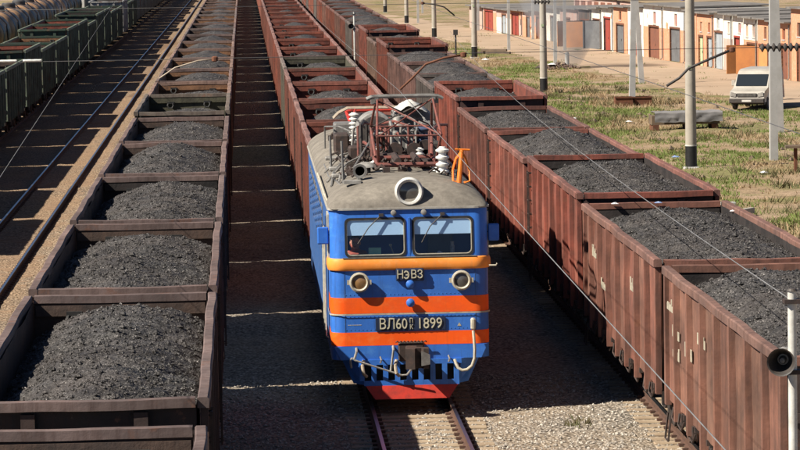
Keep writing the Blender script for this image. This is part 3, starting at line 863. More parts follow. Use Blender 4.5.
# roof: vaulted, with a rounded nose
def rg(y): 
    t_ = min(1, max(0, y/1.35)); return max(0, 1-(1-t_)**2.2)**.5
def roofz(x, y):
    t_ = min(1, abs(x)/1.6)
    return 3.93+.52*((1-t_**2.6)**.55)*rg(y)
ysr = [0.02, .08, .2, .4, .7, 1.0, 1.35, 2, 4, 6, 8, 10, 12, 14, 16, 18, 20.5]
mb = MB(); nx = 24
for y in ysr:
    hw = 1.6 if y > .3 else 1.6-.20*(1-math.sqrt(max(0, 1-(1-y/.3)**2)))
    for i in range(nx+1):
        x = -hw+2*hw*(.5-.5*math.cos(math.pi*i/nx))
        mb.v.append((x, yf(3.93)-.06+y, roofz(x/hw*1.6, y-.02)))
for j in range(len(ysr)-1):
    for i in range(nx):
        a = j*(nx+1)+i; mb.f.append((a, a+1, a+nx+2, a+nx+1)); mb.mi.append(0)
e = (len(ysr)-1)*(nx+1)
mb.f.append(tuple(range(e, e+nx+1))); mb.mi.append(0)
mb.build('roof', MAT['loco_roof'], loco, True, fix=False)
mb = MB(); rows = []
for z, o in ((3.90, .004), (3.905, .045), (3.945, .045), (3.95, -.02)):
    rows.append([(p[0], p[1], z) for p in outline(3.9, o, (3, 8, 14, 20.55), XS)])
n = len(rows[0]); mb.v = [p for r in rows for p in r]
for j in range(3):
    for i in range(n-1):
        a = j*n+i; mb.f.append((a, a+1, a+n+1, a+n)); mb.mi.append(0)
mb.build('drip_rail', MAT['loco_roof_edge'], loco, fix=False)
# big headlight on the roof nose
hl = MB(); hl.lathe([(.0, .62), (.16, .60), (.25, .42), (.285, .10), (.285, -.02), (.25, -.07), (.21, -.055), (.19, .02)], (.02, .12, 4.25), 'Y', 28)
hl = hl.build('headlight', MAT['white_paint'], loco, True)
MB().lathe([(.0, -.015), (.12, -.005), (.215, .02), (.215, .03)], (.02, .12, 4.25), 'Y', 24).build('lens', MAT['lamp_glass'], hl, True)
# buffer lamps
for x, mt in ((-1.01, 'lamp_amber'), (1.02, 'lamp_glass')):
    b = MB(); b.lathe([(.15, .0), (.17, -.06), (.20, -.08), (.20, -.115), (.165, -.13), (.14, -.105), (.14, -.08)], (x, 0, 2.48), 'Y', 24)
    for s in (-1, 1): b.cbox(x+s*.21, -.085, 2.48, .06, .05, .09)
    b = b.build('buffer_lamp', MAT['cream'], loco, True)
    MB().lathe([(0, -.11), (.08, -.105), (.15, -.08), (.15, -.07)], (x, 0, 2.48), 'Y', 20).build('lens', MAT[mt], b, True)
# number and maker plates
pl = MB(); pl.bevbox(-.28, .28, -.075, -.004, 2.485, 2.735, .02); pl = pl.build('maker_plate', MAT['plate_black'], loco)
for ch, xx in (('\u041d', -.195), ('\u0412', .075), ('\u0417', .2)): text_obj('lettering', ch, .235, MAT['plate_letters'], pl, (xx, -.081, 2.61), sx=.86)
mb = MB()
for i in range(10):
    a0, a1 = R(-142+28.4*i), R(-142+28.4*(i+1))
    P_ = [(-.075+rx*math.cos(a_), 2.61+rz_*math.sin(a_)) for a_, rx, rz_ in ((a0, .062, .085), (a1, .062, .085), (a1, .036, .06), (a0, .036, .06))]
    mb.prism(P_, -.089, -.073, 'Y')
mb.box(-.085, -.035, -.089, -.073, 2.598, 2.622)
mb.build('lettering', MAT['plate_letters'], pl)
pl = MB(); pl.bevbox(-.70, .70, -.022, -.003, 1.49, 1.75, .008); pl = pl.build('number_plate', MAT['plate_black'], loco)
pl.location = (0, -.006, 0)
text_obj('lettering', '\u0412\u041b60', .30, MAT['plate_letters'], pl, (-.35, -.03, 1.62), sx=.80)
text_obj('lettering', '\u041f', .13, MAT['plate_letters'], pl, (.012, -.03, 1.685), sx=.8)
text_obj('lettering', '\u041a', .13, MAT['plate_letters'], pl, (.012, -.03, 1.56), sx=.8)
text_obj('lettering', '1899', .30, MAT['plate_letters'], pl, (.375, -.03, 1.62), sx=.86)
# blue knobs on the centre line
for z in (2.42, 2.05):
    MB().lathe([(.05, .0), (.05, -.04), (.085, -.055), (.085, -.10), (.04, -.13), (0, -.135)], (0, 0, z), 'Y', 14).build('jumper_socket', MAT['loco_blue'], loco, True)
# small stencilled marks low on the front
mk = MB()
random.seed(8)
for x0, x1, z in ((-1.43, -1.22, 1.07), (-1.05, -.70, 1.04), (1.26, 1.46, 1.05), (.78, .9, 1.11), (-1.25, -1.0, 1.62)):
    x = x0
    while x < x1:
        wv = random.uniform(.012, .03); hz = random.uniform(.03, .055) if x0 != -1.25 else .012
        mk.box(x, x+wv, -.004, -.0025, z-hz/2, z+hz/2); x += wv+random.uniform(.004, .012)
tag(mk.build('stencil_marks', MAT['white_paint'], loco), kind='stuff')
mk = MB(); mk.prism([(.93, 1.56), (1.01, 1.56), (.97, 1.63)], -.006, -.003, 'Y'); mk.build('warning_triangle', MAT['cream'], loco)
# lower front: buffer beam, slotted pilot, red blade
mb = MB()
mb.prism([(-1.40, .92), (1.40, .92), (1.53, 1.19), (-1.53, 1.19)], -.02, .9, 'Y'); mb.build('buffer_beam', MAT['loco_blue'], loco)
mb = MB()
def slot(u0, u1, z0, z1, mb, d0=-.06, d1=-.02): mb.box(u0, u1, d0, d1, z0, z1)
slot(-1.0, 1.0, .82, .92, mb); slot(-.95, .95, .40, .50, mb)
xs_ = [-1.0+.235*i for i in range(9)]
for x in xs_: slot(x-.035, x+.065 if x < .9 else 1.0, .50, .82, mb)
mb.build('pilot_grille', MAT['loco_blue'], loco)
mb = MB(); mb.box(-.95, .95, .3, .35, .4, .95); mb.build('pilot_backing', MAT['black_paint'], loco)
for s in (-1, 1):
    mb = MB(); A = [(s*1.0, -.06, .92), (s*1.38, .25, .92), (s*1.15, .25, .42), (s*.92, -.06, .42)]
    mb.add(A+[(x, y+.03, z) for x, y, z in A], [(0,1,2,3),(7,6,5,4),(0,4,5,1),(1,5,6,2),(2,6,7,3),(3,7,4,0)])
    mb.build('pilot_wing', MAT['loco_blue'], loco)
mb = MB(); A = [(-.92, -.07, .40), (.92, -.07, .40), (.74, -.16, .14), (-.74, -.16, .14)]
mb.add(A+[(x, y+.04, z) for x, y, z in A], [(0,1,2,3),(7,6,5,4),(0,4,5,1),(1,5,6,2),(2,6,7,3),(3,7,4,0)])
mb.build('pilot_blade', MAT['red_paint'], loco)
cp = MB(); cp.bevbox(-.26, .26, -.10, .05, .88, 1.26, .03); cp.bevbox(-.12, .12, -.75, -.09, .93, 1.20, .03)
cp.prism([(-.14, -.72), (-.16, -1.02), (.02, -1.06), (.05, -.90), (.16, -.88), (.20, -1.0), (.30, -1.0), (.30, -.78), (.12, -.70)], .84, 1.24, 'Z')
cp = cp.build('coupler', MAT['hardware'], loco)
MB().prism([(.15, .90), (.32, .93), (.32, 1.12), (.15, 1.2)], -1.03, -1.002, 'Y').build('coupler_face', MAT['grey_metal'], cp)
ar = MB()
for i in range(9): ar.tube([(-.28+.07*i-.03, -.11, 1.265), (-.28+.07*i, -.12, 1.29), (-.28+.07*i+.03, -.11, 1.265)], .014, 5)
tag(ar.build('coupler_bolts', MAT['hardware'], cp), kind='stuff')
# uncoupling lever on the left, and its brackets
mb = MB(); mb.tube([(-1.18, -.14, .98), (-1.12, -.16, .93), (-.2, -.2, .62), (-.1, -.22, .63), (-.02, -.3, .74)], .02, 6)
mb.tube([(-1.18, -.14, .98), (-1.22, -.14, .93), (-1.2, -.14, .78)], .022, 6)
mb.tube([(-1.09, -.0, 1.16), (-1.09, -.14, 1.1), (-1.14, -.15, .95)], .025, 6); mb.tube([(-.36, -.0, 1.18), (-.36, -.16, 1.12), (-.42, -.18, .70)], .025, 6)
mb.build('uncoupling_lever', MAT['pale_metal'], loco)
for x, mt in ((-.95, 'tan_tube'), (-.30, 'tan_tube')):
    MB().tube([(x, -.05, .90), (x-.03, -.16, .82), (x-.01, -.2, .66), (x+.05, -.14, .60)], .035, 8).build('brake_hose', MAT[mt], loco)
# pale jumper cable on the right
mb = MB(); mb.bevbox(1.19, 1.29, -.12, -.01, 1.48, 1.72, .03); mb = mb.build('jumper_box', MAT['cream'], loco)
MB().tube([(1.24, -.12, 1.47), (1.25, -.16, 1.3), (1.26, -.17, 1.1), (1.25, -.18, .92), (1.20, -.18, .78), (1.10, -.18, .70), (1.0, -.18, .69), (.92, -.17, .74), (.88, -.14, .83), (.86, -.1, .90)], .03, 8).build('jumper_cable', MAT['cream'], mb, True)
for x in (.74, -.62): MB().tube([(x, -.06, .98), (x+.02, -.12, .92), (x, -.1, .86)], .018, 6).build('chain_hook', MAT['pale_metal'], loco)
mb = MB(); mb.tube([(1.58, -.02, 2.76), (1.72, -.04, 2.76), (1.74, -.04, 2.80)], .016, 6); mb.build('corner_hook', MAT['cream'], loco)
# seams and rivet rows on the front
for x in (-1.30, 1.30): MB().box(x-.006, x+.006, -.0045, -.0005, .95, 2.7).build('panel_seam', MAT['loco_side_blue'], loco)
rv = MB()
for z in (1.52, 1.78, 2.22, 2.66):
    for i in range(33): rv.lathe([(.009, 0), (.007, -.006), (0, -.008)], (-1.28+.08*i, -.001, z), 'Y', 6)
tag(rv.build('rivets', MAT['loco_blue'], loco), kind='stuff')
# running gear
for yb in (5.4, 15.2):
    b = MB()
    for s in (-1, 1):
        b.prism([(-3.0, .5), (-2.9, .8), (2.9, .8), (3.0, .5), (2.3, .42), (1.3, .55), (.9, .42), (-.9, .42), (-1.3, .55), (-2.3, .42)], s*1.08-.06, s*1.08+.06, 'X')
    b.box(-1.0, 1.0, -.3, .3, .5, .85)
    b = b.build('bogie', MAT['underframe'], loco, loc=(0, yb, 0))
    for q in (-2.3, 0, 2.3):
        ww = put('wheelset', wheel_me, b, (0, q, 0)); ww.scale = (1, 1.26, 1.26); ww.location.z = 0.0
mb = MB(); mb.box(-1.35, 1.35, 9.3, 11.3, .5, .9); mb.build('battery_box', MAT['underframe'], loco)

# ---- roof equipment
def insul(x, y, z, hgt, r, mt, n=5, ax=None):
    prof = [(r*.5, 0)]
    for i in range(n):
        a = hgt*i/n; b = hgt/n
        prof += [(r*.55, a+b*.1), (r, a+b*.35), (r, a+b*.55), (r*.55, a+b*.8)]
    prof += [(r*.45, hgt)]
    return MB().lathe(prof, (x, y, z), 'Z', 14).build('insulator', MAT[mt], loco, True)
# horn
mb = MB(); mb.lathe([(.055, .42), (.07, .30), (.08, .12), (.11, .02), (.145, -.03), (.145, -.05), (.10, -.045), (.075, .1)], (-.90, 1.55, 4.58), 'Y', 20)
mb.cbox(-.90, 1.75, 4.45, .1, .3, .18); mb = mb.build('horn', MAT['grey_metal'], loco, True)
MB().lathe([(0, .0), (.085, .0)], (-.90, 1.55, 4.58), 'Y', 16).build('horn_mouth', MAT['black_paint'], mb)
mb = MB(); mb.lathe([(.10, 0), (.10, .10), (.24, .12), (.22, .16), (.10, .22), (0, .23)], (-.72, 3.3, 4.42), 'Z', 18); mb.build('roof_vent', MAT['pale_metal'], loco, True)
mb = MB(); mb.box(-1.25, -.90, 1.0, 1.35, 4.36, 4.42); mb.build('roof_hatch', MAT['pale_metal'], loco)
insul(.84, 2.6, 4.40, .58, .14, 'porcelain', 4)
insul(-.66, 12.2, 4.42, .80, .12, 'porcelain', 8); insul(-.45, 11.6, 4.42, .62, .12, 'porcelain', 7)
insul(.80, 9.2, 4.42, .62, .24, 'porcelain_blue', 5)
# orange earthing device at the right front
mb = MB(); ox, oy = 1.14, 1.2
mb.cyl((ox-.06, oy, 4.26), (ox+.02, oy+.1, 4.98), .055, .045, 10); mb.tube([(ox-.12, oy+.1, 5.0), (ox+.18, oy+.1, 4.98)], .02, 6)
for q in (-1, 1):
    for g_ in (.0, .14):
        mb.tube([(ox+.02, oy+.1+g_, 4.95), (ox+q*.10, oy+.1+g_, 4.80), (ox+q*.165, oy+.1+g_, 4.58), (ox+q*.17, oy+g_, 4.36), (ox+q*.05, oy+g_, 4.32)], .02, 6)
mb.cbox(ox-.06, oy, 4.26, .16, .16, .08)
mb.build('earthing_switch', MAT['orange_paint'], loco)
# raised pantograph
pc, pz = .16, 4.58
pan = MB()
for y in (3.2, 5.4): pan.cyl((pc-.66, y, pz), (pc+.66, y, pz), .05, n=8)
for x in (-.62, .62): pan.cyl((pc+x, 3.2, pz), (pc+x, 5.4, pz), .04, n=8)
pan = pan.build('pantograph_base', MAT['faded_red'], loco)
for x in (-.6, .6):
    for y in (3.25, 5.35): MB().lathe([(.05, 0), (.12, .03), (.06, .06), (.12, .09), (.06, .12), (.05, .14)], (pc+x, y, 4.41), 'Z', 12).build('insulator', MAT['porcelain'], pan, True)
KN = 5.22
for s in (-1, 1):
    for y0, y1 in ((3.5, 2.55), (5.1, 6.05)):
        MB().cyl((pc+s*.60, y0, pz+.05), (pc+s*.66, y1, KN), .038, .028, 8).build('lower_arm', MAT['faded_red'], pan)
for q, y1 in ((0, 2.55), (1, 6.05)):
    mb = MB()
    for s in (-1, 1): mb.cyl((pc+s*.66, y1, KN), (pc+s*.58, 4.3+(-.15 if q == 0 else .15), 5.93), .03, .022, 8)
    mb.cyl((pc-.66, y1, KN), (pc+.66, y1, KN), .018, n=6)
    mb.build('upper_arm', MAT['faded_red'], pan)
    mb = MB()
    mb.cyl((pc-.62, y1, KN), (pc+.57, 4.3, 5.88), .018, n=6); mb.cyl((pc+.62, y1, KN+.02), (pc-.57, 4.3, 5.86), .018, n=6)
    mb.build('cross_brace', MAT['dark_metal' if q else 'faded_red'], pan)
hd = MB()
for y in (4.08, 4.52):
    hd.tube([(pc-.80, y, 5.90), (pc-.70, y, 5.945), (pc-.5, y, 5.955), (pc+.5, y, 5.955), (pc+.70, y, 5.945), (pc+.80, y, 5.90)], .035, 6)
hd.box(pc-.68, pc+.68, 4.05, 4.12, 5.955, 5.975); hd.box(pc-.68, pc+.68, 4.48, 4.55, 5.955, 5.975)
for s in (-1, 1): hd.cbox(pc+s*.60, 4.3, 5.91, .08, .5, .06)
for s in (-1, 1): hd.cbox(pc+s*.64, 4.3, 5.86, .14, .3, .12)
hd.build('contact_strip', MAT['grey_metal'], pan)
sp = MB()
for x in (-.2, .2): sp.cyl((pc+x, 3.3, pz+.07), (pc+x, 5.2, pz+.07), .07, n=8)
sp.build('raising_spring', MAT['hardware'], pan)
# second pantograph, folded, further back
ly0, ly1 = 14.6, 17.0; p2 = MB()
for y in (ly0, ly1): p2.cyl((-.70, y, 4.66), (.70, y, 4.66), .05, n=8)
for x in (-.62, .62): p2.cyl((x, ly0, 4.66), (x, ly1, 4.66), .04, n=8)
p2 = p2.build('pantograph_base', MAT['red_paint'], loco)
mb = MB()
for s in (-1, 1):
    mb.cyl((s*.60, 15.0, 4.72), (s*.66, 13.6, 4.95), .045, n=8); mb.cyl((s*.60, 16.6, 4.72), (s*.66, 18.0, 4.95), .045, n=8)
    mb.cyl((s*.66, 13.6, 4.95), (s*.5, 15.8, 5.12), .03, n=8); mb.cyl((s*.66, 18.0, 4.95), (s*.5, 15.8, 5.12), .03, n=8)
for y in (13.6, 18.0): mb.cyl((-.7, y, 4.96), (.7, y, 4.96), .045, n=8)
mb.build('folded_arms', MAT['red_paint'], p2)
mb = MB()
for y in (15.6, 16.0): mb.tube([(-1.05, y, 4.90), (-.92, y, 5.03), (-.7, y, 5.14), (.7, y, 5.14), (.92, y, 5.03), (1.05, y, 4.90)], .03, 6)
mb.build('contact_strip', MAT['tan_tube'], p2)
mb = MB(); mb.bevbox(-.35, .75, 12.4, 12.75, 4.44, 4.86, .04); mb.build('roof_cabinet', MAT['red_paint'], loco)
# drum-shaped breaker tank, round end to the front
mb = MB(); mb.lathe([(.30, -.02), (.36, -.06), (.43, -.05), (.44, .0), (.43, 1.3), (.35, 1.42), (0, 1.46)], (-.24, 9.9, 4.88), 'Y', 28); mb = mb.build('air_reservoir', MAT['pale_metal'], loco, True)
MB().lathe([(0, -.10), (.2, -.09), (.37, -.065), (.37, -.03)], (-.24, 9.9, 4.88), 'Y', 24).build('reservoir_end', MAT['dark_metal'], mb, True)
for y in (10.2, 10.9): MB().box(-.62, .14, y-.05, y+.05, 4.36, 4.6).build('saddle', MAT['grey_metal'], loco)
mb = MB(); mb.lathe([(0, -.05), (.30, -.03), (.47, .05), (.50, .2), (.50, 1.5), (.38, 1.62), (0, 1.66)], (.72, 11.9, 4.90), 'Y', 28); mb.build('ventilator_drum', MAT['grey_metal'], loco, True)
mb = MB(); mb.grid(lambda u, v: (.25+.75*u, 11.2+1.3*v, 5.26+.24*math.sin(math.pi*u)*(.4+.6*math.sin(math.pi*v))+.06*fbm(u*3.5, v*3.5, 4)), 14, 14)
mb.v = list(mb.v); mb.build('tarpaulin', MAT['white_paint'], loco, 'all')
mb = MB(); mb.lathe([(.18, 0), (.2, .3), (.14, .36), (.10, .5), (.0, .55)], (.28, 10.2, 4.7), 'Z', 14); mb.build('bushing', MAT['pale_metal'], loco, True)
for x, y in ((.05, 6.6), (.45, 6.4), (.75, 7.4)):
    mb = MB(); mb.lathe([(.06, -.05), (.16, -.05), (.16, .05), (.06, .05)], (x, y, 4.68), 'Y', 16); mb.cbox(x, y+.05, 4.52, .1, .2, .2)
    mb.build('sheave', MAT['hardware'], loco, True)
for x, y, zt in ((-.85, 8.6, 5.05), (.18, 7.8, 5.1), (.35, 8.2, 4.95)):
    mb = MB(); mb.cyl((x, y, 4.38), (x+.06, y, zt), .03, n=8); mb.tube([(x+.06, y, zt), (x+.25, y+.1, zt+.06), (x+.4, y+.2, zt-.08)], .02, 6); mb.build('busbar_post', MAT['pale_metal'], loco)
# left-hand roof edge: posts, conduits, straps
for x, y, zt in ((-1.22, 2.3, 5.15), (-1.35, 6.6, 5.0)):
    mb = MB(); mb.cyl((x, y, 4.1), (x-.02, y+.02, zt), .026, n=8); mb.cbox(x, y, 4.14, .12, .12, .1); mb.build('whip_post', MAT['grey_metal'], loco)
random.seed(21)
for pth in ([(-1.30, 2.5, 4.30), (-1.2, 4.0, 4.47), (-1.05, 5.2, 4.50), (-.7, 6.0, 4.6)], [(-1.45, 3.0, 4.18), (-1.35, 5, 4.32), (-1.0, 7, 4.52), (-.8, 8.4, 4.62)],
            [(-1.25, 1.7, 4.24), (-1.32, 3.4, 4.24), (-1.42, 6, 4.16), (-1.42, 10, 4.16)], [(-1.5, 4.6, 4.15), (-1.2, 5.3, 4.42), (-.9, 5.6, 4.5)], [(-1.48, 7.4, 4.15), (-1.1, 8.0, 4.5), (-.75, 8.2, 4.55)],
            [(-.95, 4.2, 4.45), (-.55, 7.0, 4.75), (-.2, 8.8, 5.1)]):
    MB().tube(pth, .024, 6).build('conduit', MAT['pale_metal' if random.random() < .6 else 'grey_metal'], loco)
for y in (3.6, 5.8, 9.2):
    mb = MB(); mb.bevbox(-1.42, -1.05, y, y+.28, 4.30, 4.38, .02); o = mb.build('roof_step', MAT['pale_metal'], loco)
mb = MB(); mb.tube([(-1.56, 1.6, 3.95), (-1.62, 1.7, 4.1), (-1.62, 8.0, 4.1), (-1.56, 8.1, 3.95)], .022, 6); mb.build('roof_handrail', MAT['cream'], loco)
random.seed(31)
mb = MB()
for i in range(230):
    x = random.uniform(-1.1, 1.2); y = random.uniform(2.0, 17.0); a = random.uniform(0, 3.1); L_ = random.uniform(.1, .35)
    z0 = roofz(x, y)
    mb.tube([(x, y, z0+.05), (x+L_*.5*math.cos(a), y+L_*.5*math.sin(a), z0+.14), (x+L_*math.cos(a), y+L_*math.sin(a), z0+.06)], random.uniform(.015, .04), 6)
    if i % 3 == 0: mb.cbox(x, y, z0+.04, random.uniform(.08, .2), random.uniform(.08, .2), random.uniform(.08, .16))
tag(mb.build('roof_fittings', MAT['hardware'], loco), kind='stuff')
for i in range(26):
    x0 = random.uniform(-1.0, 1.0); y0 = random.uniform(6, 11); x1 = x0+random.uniform(-.6, .6); y1 = y0+random.uniform(1.5, 4); zt = random.uniform(4.7, 5.25)
    MB().tube([(x0, y0, roofz(x0, y0)), (x0, y0+.1, zt), ((x0+x1)/2, (y0+y1)/2, zt+.05), (x1, y1, zt-.05), (x1, y1+.1, roofz(min(1.5, max(-1.5, x1)), 9))], random.uniform(.018, .035), 6).build('busbar', MAT[random.choice(['dark_metal', 'grey_metal', 'pale_metal', 'faded_red'])], loco)
for x, y, z_, w_, d_, h_, m_ in ((-.85, 13.4, 4.4, .5, .9, .5, 'grey_metal'), (.2, 13.6, 4.4, .7, .6, .62, 'dark_metal'), (.95, 7.9, 4.3, .35, .6, .45, 'dark_metal'), (-.75, 7.2, 4.38, .4, .5, .35, 'hardware'), (.3, 8.9, 4.4, .4, .4, .55, 'grey_metal'), (.05, 15.5, 4.4, 1.0, .8, .4, 'hardware'), (-.55, 9.2, 4.42, .5, .5, .3, 'dark_metal'), (.55, 4.0, 4.42, .3, .5, .2, 'hardware'), (-.2, 5.6, 4.44, .5, .35, .22, 'hardware'), (.98, 10.4, 4.35, .4, .8, .7, 'grey_metal'), (-1.0, 10.6, 4.35, .35, .9, .45, 'hardware')):
    mb = MB(); mb.bevbox(x-w_/2, x+w_/2, y, y+d_, z_, z_+h_, .04); mb.build('equipment_box', MAT[m_], loco)
for x, y in ((.55, 5.9), (-.3, 7.6), (1.0, 5.0), (.1, 9.3)): insul(x, y, 4.42, .34, .09, 'porcelain', 4)

# driver behind the left windscreen
def skin_person():
    me = bpy.data.meshes.new('person')
    J = {'pel': (0,0,0), 'ab': (0,-.02,.2), 'ch': (0,-.04,.42), 'nk': (0,-.05,.56), 'hd': (0,-.09,.70), 'ht': (0,-.07,.82),
         'sl': (-.19,-.04,.50), 'el': (-.27,-.16,.28), 'wl': (-.20,-.38,.30), 'fl': (-.18,-.47,.30), 'sr': (.19,-.04,.50), 'er': (.30,-.10,.26), 'wr': (.24,-.34,.26), 'fr': (.22,-.43,.25),
         'hl': (-.10,0,-.02), 'kl': (-.14,-.42,.02), 'al': (-.14,-.42,-.40), 'tl': (-.14,-.55,-.44), 'hr': (.10,0,-.02), 'kr': (.14,-.42,.02), 'ar': (.14,-.42,-.40), 'tr': (.14,-.55,-.44)}
    rad = {'pel': .15, 'ab': .14, 'ch': .16, 'nk': .06, 'hd': .10, 'ht': .075, 'sl': .075, 'el': .05, 'wl': .035, 'fl': .035, 'hl': .10, 'kl': .075, 'al': .05, 'tl': .045}
    ks = list(J); E_ = [('pel','ab'),('ab','ch'),('ch','nk'),('nk','hd'),('hd','ht'),('ch','sl'),('sl','el'),('el','wl'),('wl','fl'),('ch','sr'),('sr','er'),('er','wr'),('wr','fr'),
                        ('pel','hl'),('hl','kl'),('kl','al'),('al','tl'),('pel','hr'),('hr','kr'),('kr','ar'),('ar','tr')]
    me.from_pydata([J[k] for k in ks], [(ks.index(a), ks.index(b)) for a, b in E_], [])
    o = put('person', me, None, (TX['loco']-1.05, LY+.80, 2.47))
    md = o.modifiers.new('skin', 'SKIN')
    for i, k in enumerate(ks):
        kk = k if k in rad else k[:-1]+'l'
        r = rad.get(kk, .05); me.skin_vertices[0].data[i].radius = (r, r)
    me.skin_vertices[0].data[0].use_root = True
    o.modifiers.new('sub', 'SUBSURF').levels = 1
    o.modifiers['sub'].render_levels = 2
    me.materials.append(MAT['shirt_red'])
    return o
pe = skin_person()
tag(pe, 'driver in a reddish shirt seated behind the left windscreen of the locomotive', 'person')
fc = MB(); fc.lathe([(0, -.13), (.055, -.12), (.085, -.06), (.098, .0), (.098, .05), (.08, .10), (0, .135)], (0, -.10, .73), 'Z', 16)
fc.cyl((0, -.19, .75), (0, -.222, .705), .012, .02, 8); fc.cbox(-.10, -.09, .72, .02, .04, .07); fc.cbox(.10, -.09, .72, .02, .04, .07)
fc.build('face', MAT['skin'], pe, 'all')
hr = MB(); hr.lathe([(.102, .02), (.108, .06), (.09, .12), (.05, .15), (0, .155)], (0, -.075, .73), 'Z', 16); hr.build('hair', MAT['hair_dark'], pe, 'all')
for x in (-.036, .036): MB().lathe([(0, -.006), (.013, 0), (0, .006)], (x, -.187, .745), 'Y', 8).build('eye', MAT['black_paint'], pe)
MB().cbox(0, -.19, .665, .05, .012, .012).build('mouth', MAT['faded_red'], pe)
for s, wx, wy, wz in ((-1, -.18, -.47, .30), (1, .22, -.43, .25)):
    hb = MB(); hb.bevbox(wx-.042, wx+.042, wy-.07, wy+.03, wz-.02, wz+.02, .012)
    for q in range(4): hb.tube([(wx-.033+.022*q, wy-.06, wz+.004), (wx-.034+.023*q, wy-.10-(.008 if q in (1, 2) else 0), wz-.004), (wx-.034+.023*q, wy-.125, wz-.03)], .0095, 6)
    hb.tube([(wx-s*.036, wy-.0, wz), (wx-s*.065, wy-.035, wz-.005), (wx-s*.06, wy-.07, wz-.02)], .011, 6)
    hb.build('hand', MAT['skin'], pe)

# ------------------------------------------------------------------ tank wagons and white vans on the far left track
def tank_wagon(y0, k):
    root = empty('tank_wagon', (TX['tank'], y0+5.6, 0))
    tag(root, f'brown weathered oil tank wagon with dark bands, {ORD[k]} of the tank row at upper left', 'wagon', 'tank wagons at the upper left')
    n = 26; prof = [(0, -5.25), (.8, -5.2), (1.3, -5.02), (1.5, -4.75)]
    MB().lathe(prof+[(1.5, 4.75), (1.3, 5.02), (.8, 5.2), (0, 5.25)], (0, 0, 2.85), 'Y', n).build('barrel', MAT['tank_tan'], root, True)
    for y in (-2.2, 2.2): MB().lathe([(1.505, -.75), (1.52, -.74), (1.52, .74), (1.505, .75)], (0, y, 2.85), 'Y', n).build('dark_band', MAT['tank_dark'], root, True)
    MB().lathe([(.55, 1.3), (.55, 1.75), (.45, 1.85), (0, 1.87)], (0, 0, 2.85), 'Z', 14).build('filler_dome', MAT['tank_dark'], root, True)
    mb = MB(); mb.box(-1.3, 1.3, -5.6, -5.2, .9, 1.2); mb.box(-1.3, 1.3, 5.2, 5.6, .9, 1.2); mb.box(-.25, .25, -5.2, 5.2, .8, 1.3); mb.build('underframe', MAT['underframe'], root)
    for y in (-3.6, 3.6):
        b = put('bogie', bogie_me, root, (0, y, 0))
        for q in (-.925, .925): put('wheelset', wheel_me, b, (0, q, 0))
    mb = MB()
    for y in (-.25, .25): mb.tube([(1.25, y, 1.2), (1.6, y, 2.2), (1.5, y, 3.6), (.6, y, 4.5)], .03, 5)
    for q in range(7): mb.cyl((1.42+.04*q if q < 4 else 1.6-.05*(q-3), -.25, 1.5+.32*q), (1.42+.04*q if q < 4 else 1.6-.05*(q-3), .25, 1.5+.32*q), .02, n=5)
    mb.build('ladder', MAT['hardware'], root)
for k in range(11): tank_wagon(222+12.02*k, k)
for k in range(4):
    y0 = 358+15.2*k
    root = empty('box_wagon', (TX['tank'], y0+7.3, 0)); tag(root, f'white covered wagon standing beyond the tank wagons, {ORD[k]} in its row', 'wagon', 'white covered wagons')
    mb = MB(); mb.prism([(-1.45, 1.1), (1.45, 1.1), (1.45, 3.6), (1.2, 4.1), (.6, 4.4), (-.6, 4.4), (-1.2, 4.1), (-1.45, 3.6)], -6.9, 6.9, 'Y'); mb.build('body', MAT['white_paint'], root)
    for i in range(9):
        for s in (-1, 1): MB().box(*sorted((s*1.452, s*1.51)), -6.6+1.65*i-.05, -6.6+1.65*i+.05, 1.15, 3.6).build('rib', MAT['concrete_grey'], root)
    put('underframe', frame_me, root)

# ------------------------------------------------------------------ catenary: poles, cross-spans, wires
def lat_pole(x, y, lab, hgt=11.0):
    root = empty('catenary_pole', (x, y, -.5)); tag(root, lab, 'pole', 'round concrete catenary poles')
    MB().cyl((0, 0, .95), (0, 0, hgt), .235, .16, 20).build('shaft', MAT['concrete'], root, True)
    MB().cyl((0, 0, .0), (0, 0, .92), .245, .240, 20).build('black_base', MAT['black_paint'], root, True)
    MB().cyl((0, 0, .92), (0, 0, .97), .247, .247, 20).build('white_ring', MAT['white_paint'], root, True)
    mb = MB(); mb.bevbox(-.34, .34, -.34, .34, -.25, .06, .05); mb.build('footing', MAT['concrete_grey'], root)
    MB().cbox(-.05, -.225, 4.2, .16, .02, .16).build('number_tag', MAT['door_green'], root)
    mb = MB(); mb.cbox(0, 0, 7.3, .55, .55, .10); mb.build('clamp', MAT['dark_metal'], root)
PY = [72, 138.2, 206.5, 268.5, 325, 380, 437]
plabs = ['round concrete catenary pole just outside the right edge of the frame', 'tallest round concrete catenary pole with black base beside the right coal train', 'second round concrete pole with black base, left of the orange garages',
         'third round concrete catenary pole along the right train', 'fourth round concrete catenary pole along the right train', 'fifth round concrete catenary pole along the right train', 'farthest round concrete catenary pole along the right train']
for y, lb in zip(PY, plabs):
    if y > 80: lat_pole(18.5, y, lb)
def wire(name, pts, r, mat, label, cat='wire', group=None):
    o = MB().tube(pts, r, 5).build(name, MAT[mat], smooth='all'); tag(o, label, cat, group); return o
def sagpts(a, b, sag, n=28):
    a, b = Vector(a), Vector(b)
    return [a.lerp(b, i/n)-Vector((0, 0, sag*4*(i/n)*(1-i/n))) for i in range(n+1)]
wire('cross_span_wire', [(-24, 72, 6.79), (-2, 72, 6.76), (18.4, 72, 6.79)], .007, 'wire', 'thin cross-span cable over all tracks just behind the locomotive cab', group='cross-span cables')
wire('cross_span_wire', [(-24, 138.2, 6.62), (18.4, 138.2, 6.5)], .010, 'wire', 'thin cross-span cable at the tallest concrete pole', group='cross-span cables')
